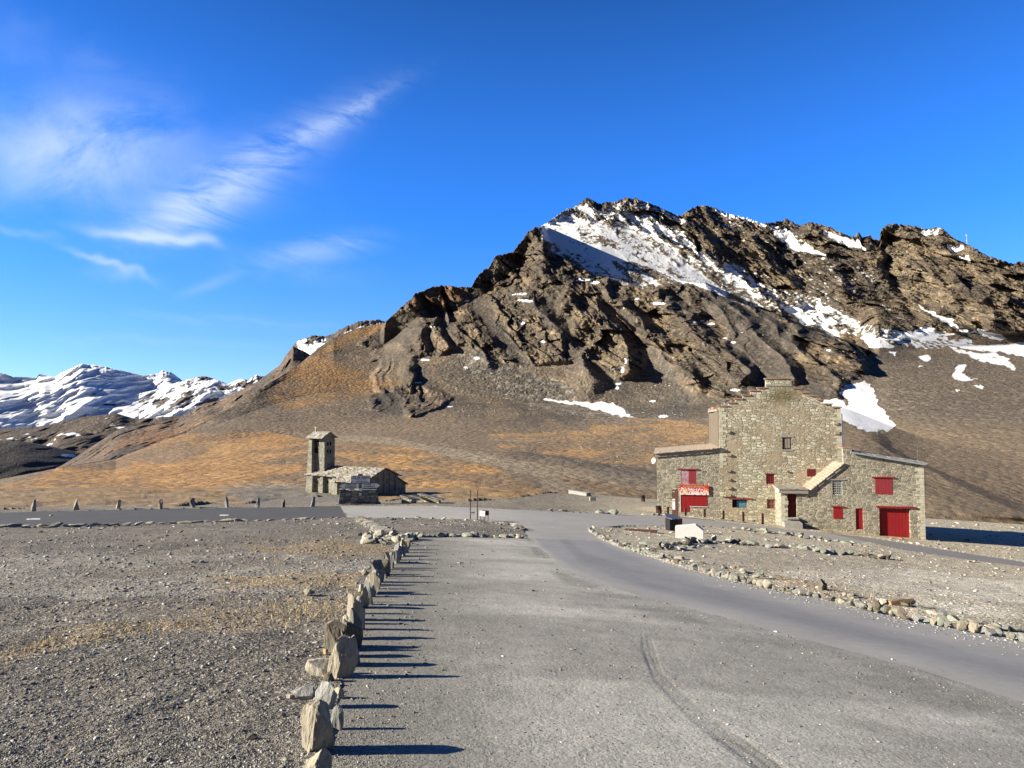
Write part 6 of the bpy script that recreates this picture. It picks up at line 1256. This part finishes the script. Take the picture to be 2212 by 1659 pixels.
# stones lying beside the row
for zx, zy, w_, h_, m, lab, fl in ((420, 1082, 150, 115, 'rock_cream', 'large cream boulder lying left of the striated slab', .42), (325, 1222, 150, 80, 'rock_grey', 'long blue grey rock lying left of the squarish slab', .32), (250, 1225, 60, 40, 'rock_tan', 'small grey rock at the tip of the long one', .4),
                               (465, 945, 40, 35, 'rock_orange', 'small orange rock left of the dark brown slab', .5), (220, 1040, 38, 22, 'rock_tan', 'small tan chip lying alone in the gravel field', .4), (205, 1345, 60, 32, 'rock_dark', 'flat brown rock left of the largest slab', .35), (120, 1268, 24, 16, 'rock_cream', 'tiny pale pebble in the gravel field', .5), (350, 1190, 40, 40, 'rock_dark', 'small dark wedge behind the long blue grey rock', .5),
                               (10, 1480, 60, 50, 'rock_dark', 'dark flat stone left in the near gravel', .4), (210, 1620, 70, 34, 'rock_cream', 'flat whitish stone at the foot of the largest slab', .3), (460, 1530, 50, 30, 'rock_grey', 'grey pebble right of the largest slab', .5), (855, 655, 26, 16, 'rock_tan', 'small stone on the parking edge beyond the shadows', .6)):
    px_, py_ = Q(zx, zy); O = at(px_, py_); k = O.y / FP * .349; me = rock_mesh(1700 + zx, 3, 12, w_ * k / 2, w_ * k / 2 * .6, max(h_ * k / 2 * .9, .02), .06); me.materials.append(MATS[m]); rock('loose_rock', me, O - Vector((0, 0, .015)), (1, 1, 1), rr.uniform(-.2, .2), lab, 'rock')
# cairns: each a small pile that stays together
for nm_, px_, py_, lab in (('cairn', 786, 1242, 'tiny cairn of balanced stones beside the middle of the standing row'), ('cairn', 664, 1284, 'small scattered cairn in the gravel field left of the standing row')):
    O = at(px_, py_); rt = root(nm_, O, 0, lab, 'cairn'); rt.scale = (.5, .5, .6)
    for j, (dx, dy, dz_, s, m) in enumerate(((0, 0, 0, .17, 'rock_tan'), (.12, .03, 0, .10, 'rock_grey'), (.0, 0, .10, .10, 'rock_cream'), (-.13, .05, 0, .09, 'rock_dark'), (.02, .01, .19, .055, 'rock_cream'))):
        if px_ < 700 and j in (4,): continue
        o = bpy.data.objects.new('stone', lib('a', j + 2, m)); COL.objects.link(o); o.parent = rt; o.location = (dx * 1.2, dy, dz_ * .8); o.scale = (s, s * .8, s * .5); o.rotation_euler = (0, 0, j)
for px_, py_, s, m, lab in ((272 * .285, 1390, .0, '', ''), (1779, 1276, .42, 'rock_dark', 'dark pointed stone standing above the kerb of the access road'), (1946, 1307, .55, 'rock_orange', 'long orange stone behind the kerb of the access road'), (1542, 1168, .45, 'rock_cream', 'pale stone standing on end right of the white block')):
    if not m: continue
    O = at(px_, py_); me = rock_mesh(int(px_), 3, 9, s * (1.5 if 'long' in lab else .6), s * .5, s * (.35 if 'long' in lab else .8), .06); me.materials.append(MATS[m]); rock('loose_rock', me, O - Vector((0, 0, .05)), (.5, .5, .5), .3, lab, 'rock')

# ------------------------------------------------------------------ loose gravel, scree and dry grass (uncountable)
ICO = None
def scatter(name, pts, size, flat, albedo, seed, label):
    g = np.random.default_rng(seed); bm = bmesh.new(); bmesh.ops.create_icosphere(bm, subdivisions=1, radius=1.0); TV = np.array([v.co[:] for v in bm.verts]); TF = np.array([[v.index for v in f.verts] for f in bm.faces]); bm.free()
    n = len(pts); a = g.uniform(0, 6.283, n); ca, sa = np.cos(a), np.sin(a); sx, sy, sz = size * g.uniform(.8, 1.9, n), size * g.uniform(.4, .9, n), size * flat * g.uniform(.4, 1.2, n)
    Vv = TV[None] * (1 + g.uniform(-.32, .32, (n, len(TV), 1))); x = Vv[..., 0] * sx[:, None]; y = Vv[..., 1] * sy[:, None]; z = Vv[..., 2] * sz[:, None]
    tl = g.normal(0, .25, n)[:, None]; z = z + x * tl
    X_ = x * ca[:, None] - y * sa[:, None] + pts[:, 0:1]; Y_ = x * sa[:, None] + y * ca[:, None] + pts[:, 1:2]; Z_ = z + pts[:, 2:3] + (sz * .25)[:, None]
    VV = np.stack([X_, Y_, Z_], -1).reshape(-1, 3); FF = (TF[None] + (np.arange(n) * len(TV))[:, None, None]).reshape(-1, 3); AL = np.repeat(np.concatenate([albedo, np.ones((n, 1))], 1), len(TV), 0)
    return tag(mesh_np(name, VV, FF, 'loose_stone', AL), label, None, None, 'stuff')
def ground_pts(n, seed, dens):
    g = np.random.default_rng(seed); px = g.uniform(-60, 2270, n * 3); py = 1100 + (g.uniform(0, 1, n * 3) ** 1.0) * 600; keep = g.uniform(0, 1, n * 3) < dens(px, py); px, py = px[keep][:n], py[keep][:n]
    t, s = p2ts(px, py); D = np.full(len(px), 20.0); lo, hi = np.full(len(px), 1.5), np.full(len(px), 110.)
    for _ in range(26):
        D = (lo + hi) / 2; low = -gh(t * D, D) / D < s; lo = np.where(low, D, lo); hi = np.where(low, hi, D)
    return px, py, np.stack([t * D, D, gz(t * D, D)], -1)
def zsurf(pts):
    """height of the displaced ground sheet"""
    t = pts[:, 0] / pts[:, 1]; i = np.clip(np.searchsorted(T, t), 0, NC - 1); j = np.clip(np.searchsorted(Drow, pts[:, 1]), 0, NR - 1); return ZZ[i, j]
def pave_mask(px, py): return inpoly(px, py, ROAD) | inpoly(px, py, JUNC) | inpoly(px, py, UPPER) | inpoly(px, py, ACCESS)
STC = np.array([(.30, .29, .27), (.22, .21, .20), (.40, .37, .32), (.17, .165, .16), (.46, .44, .40), (.33, .29, .23), (.26, .27, .25), (.58, .56, .52)])
def dens(px, py):
    pk = inpoly(px, py, PARK); d, _, _ = segdist(px, py, STONEROW); e = 1 - sm(40, 260, d); dk, _, _ = segdist(px, py, KERB)
    r_ = np.where(px > 1200, .75, .9); v = np.where(pk, .12 + .6 * e + .35 * (1 - sm(0, 60, d_ac_fn(px, py))), r_); v = np.where(pave_mask(px, py), .006 + .12 * (1 - sm(0, 26, dk)), v); return v * sm(1100, 1135, py)
def d_ac_fn(px, py): return segdist(px, py, [(1149, 1163), (1200, 1214), (1234, 1238), (1374, 1285), (1561, 1332), (1795, 1396), (1971, 1443), (2212, 1519)])[0]
for q_, (n_st, lo_, hi_, pw_) in enumerate(((70000, .45, 1.9, 2.0), (14000, 1.6, 5.2, 2.6))):
    px, py, pts = ground_pts(n_st, 70 + q_, dens); g = np.random.default_rng(80 + q_); pts[:, 2] = zsurf(pts)
    size = (lo_ + (hi_ - lo_) * g.uniform(0, 1, len(px)) ** pw_) * pts[:, 1] / FP * np.where(inpoly(px, py, PARK), .75, 1.0); size = np.clip(size, .006, .14 + .1 * q_)
    al = STC[np.clip((g.uniform(0, 1, len(px)) ** 1.25 * 8).astype(int), 0, 7)] * g.uniform(.75, 1.15, (len(px), 1)); al *= np.where(px > 1200, 1.12, .92)[:, None]; al[px > 1200] *= np.array([1.06, 1.0, .93]); pk_ = inpoly(px, py, PARK) & (g.uniform(0, 1, len(px)) < .6); al[pk_] = np.array([.20, .185, .155]) * g.uniform(.7, 1.3, (pk_.sum(), 1))
    scatter('gravel' if q_ == 0 else 'rubble', pts, size, .55, al, 90 + q_, 'loose grey gravel scattered over the ground' if q_ == 0 else 'scattered angular rubble over the gravel fields')
# white chips along the kerb of the access road
g = np.random.default_rng(5); KX = np.array(KERB, float); m_ = 5200; i_ = g.integers(3, len(KX) - 1, m_); u_ = g.uniform(0, 1, m_)[:, None]; kp = KX[i_] * (1 - u_) + KX[i_ + 1] * u_; kp[:, 1] += g.normal(-.6, 1, m_) * (kp[:, 1] - 1080) * .05
pts = np.array([tuple(at(a, b_)) for a, b_ in kp]); pts[:, 2] = zsurf(pts); scatter('gravel_chips', pts, g.uniform(.008, .026, m_), .6, STC[g.integers(4, 8, m_)] * 1.15, 6, 'pale stone chips spilled around the access road kerb')
# boulders and scree on the slopes
g = np.random.default_rng(9); bp, bs_, bc = [], [], []
for (x0, x1, y0, y1, n_, s0, s1, cc) in ((980, 1480, 760, 900, 2600, .7, 2.4, .30), (1230, 1560, 890, 1000, 2600, .5, 2.0, .27), (1880, 2230, 860, 1110, 1500, .3, 1.2, .26), (500, 1250, 830, 940, 1800, .4, 1.4, .22), (420, 1420, 935, 1075, 2600, .35, 1.0, .25), (1830, 2212, 950, 1110, 1500, .3, 1.1, .25), (0, 640, 900, 1090, 700, .3, 1.0, .25), (1880, 2212, 700, 900, 900, .6, 1.6, .24), (1000, 1900, 560, 850, 2200, .8, 2.6, .24)):
    for _ in range(n_):
        px_, py_ = g.uniform(x0, x1), g.uniform(y0, y1); t_, s__ = p2ts(px_, py_); i = int(np.clip(np.searchsorted(T, t_), 1, NC - 1))
        if s__ <= SM[i, 0] or s__ > SM[i, -1]: continue
        j = int(np.clip(np.searchsorted(SM[i], s__), 0, NR2 - 1))
        if sn[i, j] > .1: continue
        bp.append(P3[i, j]); k = (s0 + (s1 - s0) * g.uniform() ** 4) * P3[i, j][1] / FP; bs_.append(k); c = cc * g.uniform(.7, 1.35); bc.append((c * 1.02, c * .93, c * .80))
scatter('scree', np.array(bp), np.array(bs_), .6, np.array(bc), 10, 'scattered boulders and scree across the mountain slope')
# dry grass
g = np.random.default_rng(15); n_g = 15000; px, py, pts = ground_pts(n_g, 16, lambda px, py: np.where(inpoly(px + g.normal(0, 12, px.shape), py + g.normal(0, 8, px.shape), [(0, 1395), (200, 1345), (420, 1340), (600, 1295), (760, 1280), (770, 1325), (640, 1350), (480, 1370), (330, 1370), (150, 1400), (0, 1430), (-60, 1440)]), .9, np.where(inpoly(px, py, [(450, 1230), (790, 1195), (770, 1330), (400, 1350)]), .22, np.where(inpoly(px, py, [(540, 1172), (850, 1165), (840, 1195), (560, 1195)]), .25, np.where(inpoly(px, py, [(1600, 1220), (1950, 1300), (2050, 1330), (1780, 1290)]), .12, .004)))))
pts[:, 2] = zsurf(pts); n_ = len(px); cl_ = vn(pts[:, 0] / .35, pts[:, 1] / .35, 0, 99); kp_ = (cl_ > .42) & ~pave_mask(px, py) & ~inpoly(px, py, PARK); pts = pts[kp_]; n_ = len(pts); hgt = g.uniform(.03, .11, n_) * np.clip(pts[:, 1] / 9, .6, 1.6); an = g.uniform(0, 6.28, n_); ln = g.normal(0, .5, (n_, 2)) * hgt[:, None]; wd_ = .0035 * np.clip(pts[:, 1] / 6, 1, 3)
b0 = pts.copy(); b1 = pts.copy(); b0[:, 0] -= np.cos(an) * wd_; b0[:, 1] -= np.sin(an) * wd_; b1[:, 0] += np.cos(an) * wd_; b1[:, 1] += np.sin(an) * wd_; b2 = pts.copy(); b2[:, :2] += ln; b2[:, 2] += hgt
VV = np.stack([b0, b1, b2], 1).reshape(-1, 3); FF = np.arange(n_ * 3).reshape(-1, 3); gc = np.array([(.52, .39, .20)]) * g.uniform(.7, 1.3, (n_, 1)); AL = np.repeat(np.concatenate([gc, np.ones((n_, 1))], 1), 3, 0)
tag(mesh_np('dry_grass', VV, FF, 'dry_grass', AL), 'thin dry straw coloured grass growing in the gravel', None, None, 'stuff')
